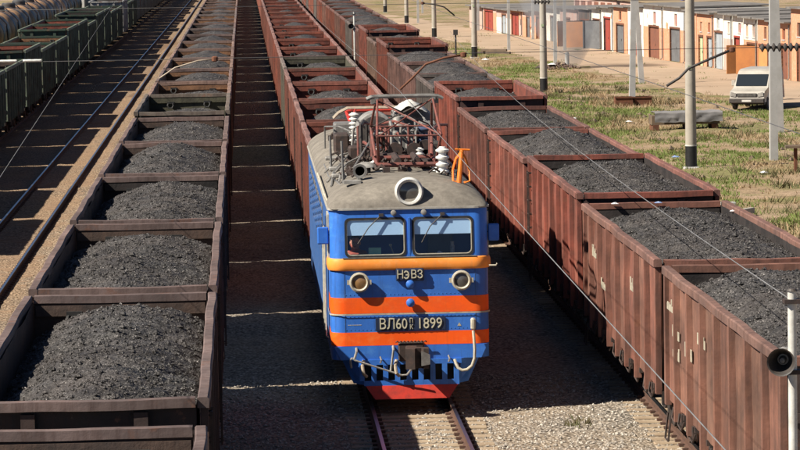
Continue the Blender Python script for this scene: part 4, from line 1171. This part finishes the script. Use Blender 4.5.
wire('contact_wire', [(3.0, 20, 6.0), (3.32, 72, 5.99), (3.0, 138, 6.0), (3.35, 206, 6.0), (3.1, 268, 6.0), (3.1, 480, 6.0)], .0052, 'wire_pale', 'overhead contact wire above the blue locomotive', group='contact wires')
wire('contact_wire', [(9.0, 20, 6.0), (9.1, 72, 5.95), (8.7, 138, 5.98), (9.0, 206, 6.0), (8.8, 480, 6.0)], .008, 'wire', 'overhead contact wire above the right coal train', group='contact wires')
wire('contact_wire', [(-3.2, 36, 6.0), (-4.5, 86, 6.0), (-7.2, 190, 6.0), (-7.5, 260, 6.05)], .006, 'wire_pale', 'overhead contact wire slanting across the upper left', group='contact wires')
wire('loudspeaker_wire', sagpts((6.3, 38.5, 5.0), (11.6, 188, 3.95), .55), .0075, 'wire_pale', 'sagging grey wire running from the near white pole over the right train')
def ins_string(x, y, z, L_, mat, lab, n=7, r=.09):
    prof = [(.02, 0)]
    for i in range(n):
        a = L_*i/n; b = L_/n; prof += [(.03, a+b*.15), (r, a+b*.4), (r, a+b*.6), (.03, a+b*.85)]
    prof.append((.02, L_))
    o = MB().lathe(prof, (0, 0, 0), 'X', 12).build('insulator_string', MAT[mat], loc=(x, y, z), smooth=True); tag(o, lab, 'insulator', 'insulators on the cross-span cables'); return o
ins_string(-5.3, 72, 6.79, .42, 'porcelain', 'pale insulator string at the left end of the cross-span cable', 3, .028)
ins_string(-4.75, 72, 6.79, .40, 'porcelain', 'second pale insulator from the left edge on the cross-span cable', 3, .028)
ins_string(11.15, 72, 6.77, 1.0, 'dark_metal', 'dark ribbed insulator string near the right edge on the cross-span cable', 8, .095)
ins_string(12.0, 138.2, 6.52, .7, 'dark_metal', 'dark insulator string on the far cross-span cable at the top', 5, .10)
def reg_arm(pts, lab, mat='dark_metal', r=.03):
    root = MB().tube(pts, r, 7).build('registration_arm', MAT[mat], smooth='all'); tag(root, lab, 'arm', 'registration arms of the overhead line')
    e = pts[0]; MB().lathe([(.03, -.06), (.07, -.04), (.07, .04), (.03, .06)], e, 'Z', 10).build('clamp', MAT['rust'], root)
reg_arm([(10.55, 72, 6.74), (9.95, 72, 6.50), (9.6, 72, 6.35), (9.4, 72, 6.15), (9.12, 72, 5.98)], 'bent dark registration arm hanging in front of the tallest pole')
reg_arm([(4.72, 72, 6.74), (4.3, 72, 6.68), (3.9, 72, 6.55), (3.6, 72, 6.25), (3.34, 72, 6.02)], 'curved registration arm above the locomotive pantograph', 'rust', .025)
reg_arm([(-.64, 72, 6.75), (-1.0, 72, 6.72), (-1.5, 72, 6.58), (-1.85, 72, 6.35)], 'curved tan registration arm above the left coal train', 'tan_tube', .016)
reg_arm([(7.4, 138.2, 6.56), (7.9, 138.2, 6.5), (8.3, 138.2, 6.38), (8.72, 138.2, 6.02)], 'curved registration arm above the right train at the top of the picture')

def horn_pole(x, y, top, lab, hlab, big=True):
    root = empty('loudspeaker_pole', (x, y, -.3)); tag(root, lab, 'pole', 'white loudspeaker poles')
    MB().cyl((0, 0, 0), (0, 0, top+.3), .052, .052, 14).build('shaft', MAT['white_paint'], root, True)
    MB().cyl((0, 0, top+.3), (0, 0, top+.33), .068, .05, 14).build('cap', MAT['dark_metal'], root)
    for z in (top-.02, top-.85): MB().cbox(0, 0, z-.1+.3, .2, .16, .05).build('bracket', MAT['hardware'], root)
    h = empty('loudspeaker_horn', (x, y-.10, top-.80), R(-14)); tag(h, hlab, 'loudspeaker', 'horn loudspeakers')
    MB().lathe([(.05, .42), (.075, .38), (.08, .22), (.11, .05), (.155, -.12), (.165, -.14), (.15, -.13), (.10, .04), (.05, .18)], (-.13, -.08, 0), 'Y', 22).build('bell', MAT['dark_metal'], h, True)
    MB().lathe([(0, .0), (.03, .01), (.045, .06), (.045, .2)], (-.13, -.08, 0), 'Y', 12).build('driver_cone', MAT['grey_metal'], h, True)
    MB().lathe([(.09, .44), (.12, .40), (.12, .20), (.09, .14)], (-.13, -.08, 0), 'Y', 14).build('housing', MAT['pale_metal'], h, True)
    MB().tube([(-.13, .22, .02), (-.05, .16, .04), (0, .08, .06)], .02, 6).build('mount', MAT['hardware'], h)
horn_pole(6.32, 38.5, 5.10, 'white steel loudspeaker pole at the right edge in front of the right train', 'dark grey horn loudspeaker on the near white pole at the right')
horn_pole(6.2, 188, 5.15, 'thin white loudspeaker pole far off between the middle and right trains', 'small dark horn loudspeaker on the distant white pole')
mb = MB(); mb.cyl((0, 0, 0), (0, 0, 4.4), .06, .05, 8); mb.cbox(0, 0, 4.35, .25, .25, .3)
tag(mb.build('cable_post', MAT['dark_metal'], loc=(11.9, 188, -.45)), 'thin dark cable post beyond the right train', 'post')

# ------------------------------------------------------------------ square concrete power poles
def sq_pole(x, y, hgt, lean, lab, grp='grey concrete power poles', w0=.17, w1=.12):
    root = empty('power_pole', (x, y, -.6)); tag(root, lab, 'pole', grp)
    mb = MB(); A = [(-w0,-w0,0),(w0,-w0,0),(w0,w0,0),(-w0,w0,0)]; B = [(-w1+lean,-w1,hgt),(w1+lean,-w1,hgt),(w1+lean,w1,hgt),(-w1+lean,w1,hgt)]
    mb.add(A+B, [(0,3,2,1),(4,5,6,7),(0,1,5,4),(1,2,6,5),(2,3,7,6),(3,0,4,7)]); mb.build('shaft', MAT['concrete_grey'], root)
    mb = MB(); mb.cbox(lean, 0, hgt-.4, 1.6, .12, .12)
    for q in (-.7, 0, .7): mb.cyl((lean+q, 0, hgt-.34), (lean+q, 0, hgt-.1), .05, .03, 8)
    mb.build('crossarm', MAT['rust'], root)
sq_pole(22.57, 142, 11, .0, 'pale grey concrete power pole right of the van')
sq_pole(26.0, 161.5, 11, -.3, 'grey concrete prop pole just behind the one right of the van')
sq_pole(21.95, 189, 10.5, .25, 'pale concrete power pole standing behind the rusty trough')
sq_pole(25.8, 216.5, 10.5, -.6, 'leaning concrete power pole behind the rusty trough')
for x, y, l_ in ((22.5, 284, 'thin pale power pole beside the timber pile'), (23.1, 248, 'thin pale power pole beside the smoking rubbish'), (27.0, 312, 'slim power pole in front of the far red garages'),
                 (26.9, 280, 'slim power pole left of the orange open gate'), (24.2, 345, 'farthest slim power pole at the end of the garage row'), (19.8, 380, 'slim pale pole in the far scrub'), (23.0, 430, 'slim pale pole at the top of the far scrub')):
    sq_pole(x, y, 8.5, .05, l_, 'slim power poles by the garages', .13, .09)

# ------------------------------------------------------------------ garages
ROW = math.atan2(-.9968, .0804)
def gpos(Y): return (53.08-.0807*Y, Y)
def garage(Y0, Y1, h, lo, hi, band, doors, wins, lab, roof='slate_roof', dep=6.5):
    x0, y0 = gpos(Y0); x1, y1 = gpos(Y1); W = math.hypot(x1-x0, y1-y0)-.03
    root = empty('garage', (x0, y0, -.55), ROW); tag(root, lab, 'garage', 'brick garages in a row')
    ops = [(W*a, W*b, 0, dh) for a, b, dh, *_ in doors]+[(W*a, W*b, c, d) for a, b, c, d, *_ in wins]
    xs = sorted({0, W}|{o[0] for o in ops}|{o[1] for o in ops}); zs = sorted({0, h, band}|{o[2] for o in ops}|{o[3] for o in ops})
    mb = MB()
    for i in range(len(xs)-1):
        for j in range(len(zs)-1):
            xm, zm = (xs[i]+xs[i+1])/2, (zs[j]+zs[j+1])/2
            if zm > h or any(o[0] < xm < o[1] and o[2] < zm < o[3] for o in ops): continue
            mb.box(xs[i], xs[i+1], 0, .3, zs[j], zs[j+1], 0 if zm < band else 1)
    mb.box(0, .25, .3, dep, 0, h-.02, 1); mb.box(W-.25, W, .3, dep, 0, h-.02, 1); mb.box(.25, W-.25, dep-.25, dep, 0, h-.02, 0)
    mb.build('wall', [MAT[lo], MAT[hi]], root, fix=False)
    for a, b, dh, m_, *st in doors:
        if st:      # open gate: leaf swung out, dark inside
            lf = MB(); lf.box(0, W*(b-a)*.55, -.03, .03, .08, dh-.05); o = lf.build('gate_leaf', MAT[m_], root, loc=(W*a, -.02, 0)); o.rotation_euler.z = R(-st[0])
            lf = MB(); lf.box(-W*(b-a)*.5, 0, -.03, .03, .08, dh-.05); o = lf.build('gate_leaf', MAT[m_], root, loc=(W*b, -.02, 0)); o.rotation_euler.z = R(st[0])
        else:
            mid = (a+b)/2
            for q0, q1 in ((a, mid), (mid, b)): 
                d_ = MB().box(W*q0+.012, W*q1-.012, .10, .16, .06, dh-.02).build('door', MAT[m_], root)
            MB().box(W*mid+.05, W*mid+.09, .07, .099, 1.0, 1.18).build('door_handle', MAT['dark_metal'], d_)
        for q in (W*a-.07, W*b): MB().box(q, q+.07, -.03, .13, 0, dh-.003).build('door_jamb', MAT['rust'], root)
        MB().box(W*a-.10, W*b+.10, -.04, .12, dh, dh+.14).build('lintel', MAT['rust' if m_ != 'door_red' else 'door_red'], root)
    for a, b, c, d, m_ in wins:
        f_ = MB().box(W*a, W*b, .12, .16, c, d).build('window', MAT[m_], root)
        MB().box(W*a-.05, W*b+.05, -.05, .06, c-.08, c-.003).build('sill', MAT['concrete_grey'], f_)
    for q in range(4):
        pw, ph = random.uniform(.4, 1.1), random.uniform(.3, .9); px_, pz_ = random.uniform(.1, max(.2, W-pw-.1)), random.uniform(.1, h-ph-.25)
        if any(px_ < o[1]+.12 and px_+pw > o[0]-.12 and pz_ < o[3]+.2 and pz_+ph > o[2]-.12 for o in ops): continue
        pts_ = [(px_+pw*(.5+.5*math.cos(a_)*random.uniform(.6, 1.0)), pz_+ph*(.5+.5*math.sin(a_)*random.uniform(.6, 1.0))) for a_ in [R(36*i_) for i_ in range(10)]]
        MB().prism(pts_, -.012, -.001, 'Y').build('plaster_patch', MAT[random.choice(['brick_pink', 'whitewash', 'concrete', 'brick_orange', 'rust', 'concrete_grey'])], root)
    if random.random() < .6: MB().tube([(W-.12, -.07, h-.1), (W-.12, -.08, .2), (W-.12, -.2, .1)], .05, 6).build('downpipe', MAT['grey_metal'], root)
    ov = random.uniform(.25, .5); j1, j2 = random.uniform(-.03, .03), random.uniform(0, .06)
    rf = MB(); rf.prism([(-ov, h+.003), (dep+.3, h+.003+j2), (dep+.3, h+.11+j2), (-ov, h+.12+j1)], -.01, W+.02, 'X')
    rf.build('roof', MAT[roof], root)
    return root
random.seed(77)
g_ = garage
g_(358.1, 348.3, 2.4, 'brick_pink', 'brick_pink', 1, [(.3,.6,1.9,'door_grey')], [], 'farthest pinkish garage at the left end of the row')
g_(348.2, 339.6, 2.4, 'brick_orange', 'brick_pink', 2.0, [(.1,.75,2.1,'door_red')], [], 'small far garage with a wide red gate')
g_(339.5, 330.7, 2.4, 'whitewash', 'brick_pink', 1.6, [(.4,.7,1.9,'door_pale')], [], 'small far whitewashed garage right of the wide red gate')
g_(330.6, 323.5, 2.5, 'brick_pink', 'brick_orange', 1.6, [(.1,.7,2.1,'door_red')], [], 'small far pink garage with a red gate, fourth in the row')
g_(323.4, 317.6, 2.5, 'brick_orange', 'brick_pink', 2, [(.4,.75,2.0,'door_grey')], [], 'narrow far orange garage with a dark grey door')
g_(317.5, 310.4, 2.7, 'brick_orange', 'brick_orange', 1, [(.3,.7,2.1,'door_brown')], [], 'far orange garage half hidden behind the second concrete pole')
g_(310.3, 302.4, 3.1, 'whitewash', 'whitewash', 1, [(.35,.7,2.3,'door_grey')], [], 'white garage with a grey door right of the second concrete pole')
g_(302.3, 293.3, 3.2, 'brick_pink', 'brick_pink', 1, [(.2,.55,2.3,'door_brown')], [], 'pink garage left of the burnt open one')
g_(293.2, 287.1, 3.3, 'brick_orange', 'soot', 2.2, [(.15,.85,2.35,'door_orange',70)], [], 'burnt garage with soot above and orange gate swung open')
g_(287.0, 282.5, 3.5, 'soot', 'whitewash', 2.4, [(.15,.85,2.5,'door_grey',40)], [], 'dark narrow garage with sooty open gate below a white gable')
g_(282.4, 277.2, 3.65, 'whitewash', 'whitewash', 1, [(.2,.75,2.75,'door_red')], [], 'white garage with a narrow bright red door')
g_(277.1, 271.2, 3.8, 'brick_orange', 'brick_orange', 1, [(.2,.75,2.35,'door_grey')], [(.4,.58,2.75,3.45,'window_dark')], 'orange brick garage with dark grey gate and one small window')
g_(271.0, 264.7, 3.9, 'whitewash', 'whitewash', 1, [(.45,.85,2.4,'door_red')], [(.5,.62,2.7,3.4,'door_red')], 'white garage behind the two leaning concrete poles')
g_(264.6, 257.0, 4.2, 'brick_orange', 'whitewash', 2.5, [(.28,.78,2.5,'door_brown')], [(.5,.63,2.75,3.7,'door_red')], 'orange garage with white upper band, brown gate and tall red window')
g_(256.9, 248.9, 4.2, 'brick_orange', 'whitewash', 2.5, [(.3,.75,2.55,'door_grey')], [(.5,.62,2.75,3.7,'door_red')], 'orange garage with white upper band and blue grey gate')
g_(248.8, 245.1, 4.0, 'brick_orange', 'brick_orange', 1, [(.2,.6,2.4,'door_brown')], [], 'narrow orange garage hidden behind the tallest concrete pole')
g_(245.0, 239.4, 3.9, 'brick_orange', 'brick_orange', 1, [(.12,.38,2.2,'door_green'), (.62,.9,2.2,'door_pale')], [(.2,.32,2.6,3.3,'cream'), (.68,.8,2.6,3.3,'door_brown')], 'orange garage with a pale green and a pale blue door')
g_(239.3, 236.2, 4.1, 'whitewash', 'whitewash', 1, [(.1,.9,2.65,'door_pale')], [(.3,.6,2.9,3.7,'door_pale')], 'slim white garage filled by a tall grey blue door')
g_(236.1, 233.4, 4.0, 'brick_pink', 'whitewash', 2.3, [], [(.45,.7,2.7,3.5,'brick_pink')], 'slim garage wall, pink below and white above, without a door')
g_(233.3, 230.0, 4.0, 'whitewash', 'whitewash', 1, [(.15,.65,2.45,'door_red')], [(.5,.75,2.8,3.5,'door_red')], 'white garage with a dark red door, left of the orange open gate by the van')
g_(229.9, 225.9, 3.9, 'brick_orange', 'whitewash', 2.4, [(.25,.95,2.1,'door_orange',80)], [(.15,.32,2.6,3.5,'door_orange'), (.65,.82,2.6,3.5,'door_brown')], 'garage with an orange gate swung open just behind the van')
g_(225.8, 222.2, 3.9, 'brick_orange', 'brick_orange', 1, [(.1,.8,2.1,'door_orange',15)], [(.5,.7,2.6,3.4,'window_dark')], 'orange garage with half open orange gate behind the grey power pole')
g_(222.1, 216.7, 3.8, 'brick_orange', 'brick_orange', 1, [(.55,.85,2.3,'door_brown')], [(.6,.75,2.7,3.4,'door_brown')], 'orange garage with a dark brown door right of the grey power pole')
g_(216.5, 211.2, 4.8, 'brick_orange', 'brick_orange', 1, [(.3,.8,2.4,'door_brown')], [(.3,.5,3.0,3.9,'window_dark')], 'taller orange garage at the right edge of the picture')
g_(211.0, 205.4, 4.6, 'brick_orange', 'brick_orange', 1, [(.3,.7,2.4,'door_grey')], [], 'last orange garage just beyond the right edge')
# second row behind, and a blue shed
def gblock(x, y, L_, h, lab, m_):
    root = empty('garage', (x, y, -.55), ROW); tag(root, lab, 'garage', 'garages of the rear row')
    mb = MB(); mb.box(0, L_, 0, 6, 0, h); mb.build('wall', MAT[m_], root)
    mb = MB(); mb.prism([(-.3, h+.003), (6.3, h+.25), (6.3, h+.36), (-.3, h+.12)], -.2, L_+.2, 'X'); mb.build('roof', MAT['wood' if int(y) % 2 else 'earth'], root)
    for i in range(int(L_/4)): MB().box(1+4*i, 3.4+4*i, -.06, -.003, 0, 2.2).build('door', MAT['door_brown'], root)
for i in range(5):
    yy = 390-28*i; gblock(53.08-.0807*yy+17, yy, 26, 2.6, f'grey roofed rear garage block, {ORD[i]} from the left behind the front row', 'brick_pink')
root = empty('shed', (47.0, 345, -.5)); tag(root, 'bright blue shed showing above the garage roofs at the top', 'shed')
MB().box(-1.8, 1.8, -2, 2, 0, 3.0).build('wall', MAT['blue_roof'], root); MB().prism([(-2.0, 3.003), (2.0, 3.003), (2.0, 3.1), (0, 3.4), (-2.0, 3.1)], -2.1, 2.1, 'Y').build('roof', MAT['blue_roof'], root)

# dirt lane in front of the garages
mb = MB(); ys_ = lin(150, 420, 135)
for y in ys_:
    xr = 53.08-.0807*y+.4; xl = xr-9.5-1.6*fbm(y*.06, 2.2)-(1.2*fbm(y*.4, 5))
    if y < 200: xl += (200-y)*.10
    for i in range(9):
        x = xl+(xr-xl)*i/8; mb.v.append((x, y, gz(x, y)*(1 if .0 else 1)+(.035 if 0 < i < 8 else -.03)))
for j in range(len(ys_)-1):
    for i in range(8):
        a = j*9+i; mb.f.append((a, a+1, a+10, a+9)); mb.mi.append(0)
tag(mb.build('dirt_lane', MAT['dirt'], smooth='all', fix=False), kind='structure')

# ------------------------------------------------------------------ grass
random.seed(13)
gd, gg = MB(), MB()
def tuft(mb, x, y, z, h, n):
    for q in range(n):
        a = random.uniform(0, 6.28); l_ = random.uniform(.2, 1.1)*h; w_ = .012+.018*random.random()
        bx_, by_ = x+random.gauss(0, .16), y+random.gauss(0, .3); hh = h*random.uniform(.6, 1.1)
        dx, dy = math.cos(a)*l_, math.sin(a)*l_
        mb.add([(bx_-w_, by_, z-.03), (bx_+w_, by_, z-.03), (bx_+dx, by_+dy, z+hh)], [(0, 1, 2)])
for i in range(36000):
    x = random.uniform(13.4, 33); y = 80+260*random.random()**1.1
    lane = 53.08-.0807*y-9.5-1.6*fbm(y*.06, 2.2)
    if y < 200: lane += (200-y)*.10
    if x > lane-.4 and random.random() < .97: continue
    bare = fbm(x*.22, y*.16, 9)
    if bare > .05 and random.random() < .93: continue
    p = fbm(x*.13+3, y*.07, 4)+(.28 if 13.5 < x < 20.5 and 125 < y < 200 else .02)
    if p > .0: tuft(gg, x, y, gz(x, y), random.uniform(.06, .20), 7)
    else: tuft(gd, x, y, gz(x, y), random.uniform(.06, .17)+(.22*random.random() if fbm(x*.2, y*.2, 30) > .15 else 0), 6)
gw = MB()
for i in range(800):
    x = random.uniform(13.4, 25); y = random.uniform(80, 215)
    if fbm(x*.3, y*.2, 50) < .05: continue
    for q in range(4): tuft(gw, x+random.gauss(0, .25), y+random.gauss(0, .4), gz(x, y), random.uniform(.15, .42), 6)
for q in range(5): tuft(gw, 6.25+random.gauss(0, .1), 64+random.gauss(0, .12), -.2, .14, 7)
tag(gw.build('weeds', MAT['weed'], fix=False), 'dark scrubby weeds on the waste ground beside the right train', 'weeds', kind='stuff')
tag(gd.build('dry_grass', MAT['grass_dry'], fix=False), 'straw coloured dry grass on the waste ground', 'grass', kind='stuff')
tag(gg.build('green_grass', MAT['grass_green'], fix=False), 'patches of short green grass on the waste ground', 'grass', kind='stuff')

# ------------------------------------------------------------------ van
van = empty('van', (27.5, 182.2, -.5), R(-21)); tag(van, 'pale beige minibus van with rust coloured side panels parked by the garages', 'van')
mb = MB(); prof = [(.0,.42),(-.03,.62),(.02,.86),(.12,1.02),(.95,1.18),(1.05,1.22),(1.72,1.92),(1.95,2.08),(2.3,2.17),(5.0,2.2),(5.3,2.1),(5.38,1.7),(5.4,.45)]
mb.prism(prof, -.98, .98, 'X')
mb.v = [(x*(1-.13*max(0, (z-1.15)/1.05)-.06*max(0, .35-y)), y, z) for x, y, z in mb.v]
mb.build('body', MAT['van_paint'], van)
def xw(z): return .98*(1-.13*max(0, (z-1.15)/1.05))
A = [(-.80*xw(1.30)/.98, 1.115, 1.305), (.80*xw(1.3)/.98, 1.115, 1.305), (.86*xw(1.86)/.98, 1.65, 1.86), (-.86*xw(1.86)/.98, 1.65, 1.86)]
mb = MB().add([(x*1.10, y-.012+(.03 if z > 1.5 else -.03), z+.012+(.03 if z > 1.5 else -.03)) for x, y, z in A], [(0, 1, 2, 3)]); mb.build('windscreen', MAT['window_dark'], van, fix=False)
for s in (-1, 1):
    sx = lambda z, o=.008: s*(xw(z)+o)
    for y0, y1 in ((1.75, 2.6), (2.85, 3.9), (4.0, 5.05)):
        MB().add([(sx(1.32), y0-.25 if y0 < 2 else y0, 1.32), (sx(1.32), y1, 1.32), (sx(1.9), y1, 1.9), (sx(1.9), y0+.1, 1.9)], [(0, 1, 2, 3)]).build('side_window', MAT['window_dark'], van, fix=False)
    MB().add([(sx(.5), 2.75, .5), (sx(.5), 5.2, .5), (sx(1.28), 5.2, 1.28), (sx(1.28), 2.75, 1.28)], [(0, 1, 2, 3)]).build('side_panel', MAT['van_rust'], van, fix=False)
    mb = MB(); mb.prism([(s*.62, .72), (s*.93, .78), (s*.90, 1.0), (s*.60, .92)], -.045, .03, 'Y'); mb.build('headlight', MAT['pale_metal'], van)
    mb = MB(); mb.bevbox(*sorted((s*.95, s*1.16)), 1.35, 1.42, 1.28, 1.58, .02); mb.build('wing_mirror', MAT['van_paint'], van)
    for y in (.95, 4.15):
        wh = MB().lathe([(.0, -.09), (.2, -.10), (.22, -.11), (.34, -.10), (.34, .10), (.0, .10)], (s*.87, y, .34), 'X', 18).build('wheel', MAT['rubber'], van, True)
        MB().lathe([(0, -.02), (.19, -.015), (.19, .02), (0, .02)], (s*.98, y, .34), 'X', 14).build('hub', MAT['grey_metal'], wh)
MB().box(-.55, .55, -.05, .01, .74, .92).build('grille', MAT['black_paint'], van)
for q in range(3): MB().box(-.52, .52, -.062, -.052, .77+.05*q, .785+.05*q).build('grille_bar', MAT['pale_metal'], van)
mb = MB(); mb.bevbox(-.98, .98, -.12, .12, .38, .64, .04); mb.build('bumper', MAT['dark_metal'], van)
MB().box(-.26, .26, -.13, -.122, .46, .57).build('number_plate', MAT['white_paint'], van)
MB().box(-.93, .93, .2, 5.2, .30, .45).build('chassis', MAT['black_paint'], van)

# ------------------------------------------------------------------ things lying about
def trough(x, y, L_, h, lab, rz=0):
    root = empty('steel_trough', (x, y, -.55), rz); tag(root, lab, 'trough')
    mb = MB(); mb.box(0, L_, 0, .04, 0, h); mb.box(0, L_, .8, .84, 0, h); mb.box(0, .04, .04, .8, 0, h); mb.box(L_-.04, L_, .04, .8, 0, h); mb.box(.04, L_-.04, .04, .8, .05, .1); mb.build('tub', MAT['rust'], root)
    mb = MB(); mb.box(-.04, L_+.04, -.05, .0, h-.06, h+.01); mb.build('rim', MAT['rust'], root)
trough(20.9, 188, 1.0, .62, 'rusty steel trough on the grass left of a power pole'); trough(22.0, 188.3, 1.0, .6, 'dark rusty steel trough right of a power pole')
root = empty('covered_stack', (20.1, 164.5, -.5), R(2)); tag(root, 'stack of beams under a grey tarpaulin left of the tallest pole', 'stack')
MB().box(.0, 3.4, .1, 1.1, .3, .75).build('beam', MAT['wood'], root)
for x in (.05, 1.7, 3.0): MB().box(x, x+.3, .05, 1.2, 0, .298).build('support', MAT['rust'], root)
mb = MB(); mb.grid(lambda u, v: (.12+3.4*u, -.06+.05*fbm(u*9, v*3, 1)+max(0, v-.6)*3.2, .42+min(v, .6)*.85+.05*fbm(u*6, v*4, 3)), 26, 14); mb.build('tarpaulin', MAT['tarp'], root, 'all')
def timber(x, y, L_, rz, z, lab, m_='wood', w_=.22, h_=.2):
    mb = MB(); mb.bevbox(-L_/2, L_/2, -w_/2, w_/2, 0, h_, .02); o = mb.build('timber', MAT[m_], loc=(x, y, z)); o.rotation_euler = (0, 0, rz); tag(o, lab, 'timber', 'timbers and blocks lying on the ground')
timber(20.4, 276, 2.6, R(-30), -.45, 'old timber at the bottom of the pile beyond the right train'); timber(20.9, 275, 2.4, R(-38), -.45, 'old timber leaning right in the pile beyond the right train'); timber(20.6, 275.5, 2.4, R(-33), -.24, 'old timber on top of the pile beyond the right train')
timber(16.7, 114.5, .75, R(62), -.42, 'short pale concrete block beside the right train, left one of the pair', 'concrete', .22, .18); timber(17.15, 114.0, .95, R(55), -.42, 'longer pale concrete block beside the right train, right one of the pair', 'concrete', .2, .2)
timber(17.0, 118.2, .8, R(5), -.45, 'flat grey block behind the pair of concrete blocks', 'concrete_grey', .3, .12)
root = empty('plank_table', (22.3, 134.5, -.5)); tag(root, 'weathered plank table on posts at the right edge', 'table')
MB().box(-.5, 2.2, -.4, -.15, 1.0, 1.09).build('plank', MAT['wood'], root); MB().box(-.45, 2.2, -.13, .12, 1.0, 1.08).build('plank', MAT['wood'], root); MB().box(-.4, 2.1, .14, .4, 1.0, 1.1).build('plank', MAT['wood'], root)
for x in (-.1, 1.7): MB().box(x, x+.13, -.1, .06, -.05, .998).build('post', MAT['rust'], root)
mb = MB(); mb.lathe([(.16, 0), (.16, 1.0), (.12, 1.1), (0, 1.12)], (0, 0, 0), 'Z', 12); tag(mb.build('stub_post', MAT['concrete_grey'], loc=(23.85, 246.6, -.5), smooth=True), 'short grey stub post beside the smoking rubbish', 'post')
random.seed(99)
rb = MB()
for i in range(160):
    a = random.uniform(0, 6.28); r_ = 1.7*random.random()**.7; stone(rb, 22.9+r_*math.cos(a), 243.8+.8*r_*math.sin(a), -.45+.4*max(0, 1-r_/1.7)*random.random(), random.uniform(.08, .22))
tag(rb.build('rubbish_heap', MAT['soot'], fix=False), 'dark smouldering rubbish heap on the waste ground', 'rubbish', kind='stuff')
def rag_at(x, y, z, s_, m_, lab, cat='litter', grp='pieces of litter'):
    mb = MB(); sd_ = random.uniform(0, 50)
    mb.grid(lambda u, v: ((u-.5)*s_+.1*s_*fbm(u*3, v*3, sd_), (v-.5)*s_*.8, s_*.16*math.sin(math.pi*u)*math.sin(math.pi*v)*(1+fbm(u*4, v*4, sd_))), 7, 7)
    o = mb.build('litter', MAT[m_], loc=(x, y, z)); tag(o, lab, cat, grp)
rag_at(7.93, 71.7, 3.47, .16, 'litter_white', 'white rag on the rim of the second right wagon, left one', grp='rags on the wagon rim'); rag_at(8.87, 71.7, 3.47, .17, 'litter_blue', 'blue rag on the rim of the second right wagon', grp='rags on the wagon rim'); rag_at(10.25, 70.0, 3.40, .14, 'litter_white', 'white scrap on coal by the right wall of the second right wagon', grp='rags on the wagon rim')
rag_at(22.4, 243.2, -.15, .6, 'litter_white', 'white plastic bag on the smouldering rubbish heap')
rag_at(16.6, 94, -.3, .25, 'litter_white', 'white litter beside the right train near the right edge')
rag_at(20.9, 134, -.45, .35, 'litter_white', 'white litter left of the plank table'); rag_at(18.6, 144, -.42, .35, 'litter_blue', 'blue litter near the foot of the tallest pole')
rag_at(19.8, 172, -.42, .35, 'litter_white', 'white litter in front of the tarpaulin stack'); rag_at(17.4, 176, -.42, .3, 'litter_white', 'white litter on the green grass patch'); rag_at(18.9, 262, -.42, .6, 'litter_white', 'pale litter left of the timber pile')
# loose junk and stones
jk = MB()
for i in range(420):
    x = random.uniform(14, 27); y = random.uniform(95, 215)
    if fbm(x*.2, y*.12, 15) < .0: continue
    stone(jk, x, y, gz(x, y)+.03, random.uniform(.05, .22))
tag(jk.build('scattered_debris', MAT['wood'], fix=False), 'scattered brown debris and scrap on the waste ground', 'debris', kind='stuff')

# ------------------------------------------------------------------ smoke from the rubbish
t = NT('smoke'); t.t.nodes.remove(t.b)
pv = t.n('ShaderNodeVolumePrincipled'); pv.inputs['Color'].default_value = (.85, .84, .84, 1); pv.inputs['Anisotropy'].default_value = .2
nz = t.ramp(t.noise((.35, .35, .22), 4, .6), [(.36, 0.0), (.68, 1.0)])
t.l(t.math('MULTIPLY', nz, .42), pv.inputs['Density']); t.l(pv.outputs[0], t.t.nodes['Material Output'].inputs['Volume'])
mb = MB(); mb.lathe([(.6, 0), (1.6, 1.2), (2.4, 3.0), (2.9, 5.0), (2.2, 6.8), (.6, 7.4)], (0, 0, 0), 'Z', 18)
mb.v = [(x-.22*z, y, z) for x, y, z in mb.v]
tag(mb.build('smoke', MAT['smoke'], loc=(24.0, 244.5, -.35), smooth='all'), 'thin pale smoke drifting up from the rubbish heap', 'smoke', kind='stuff')
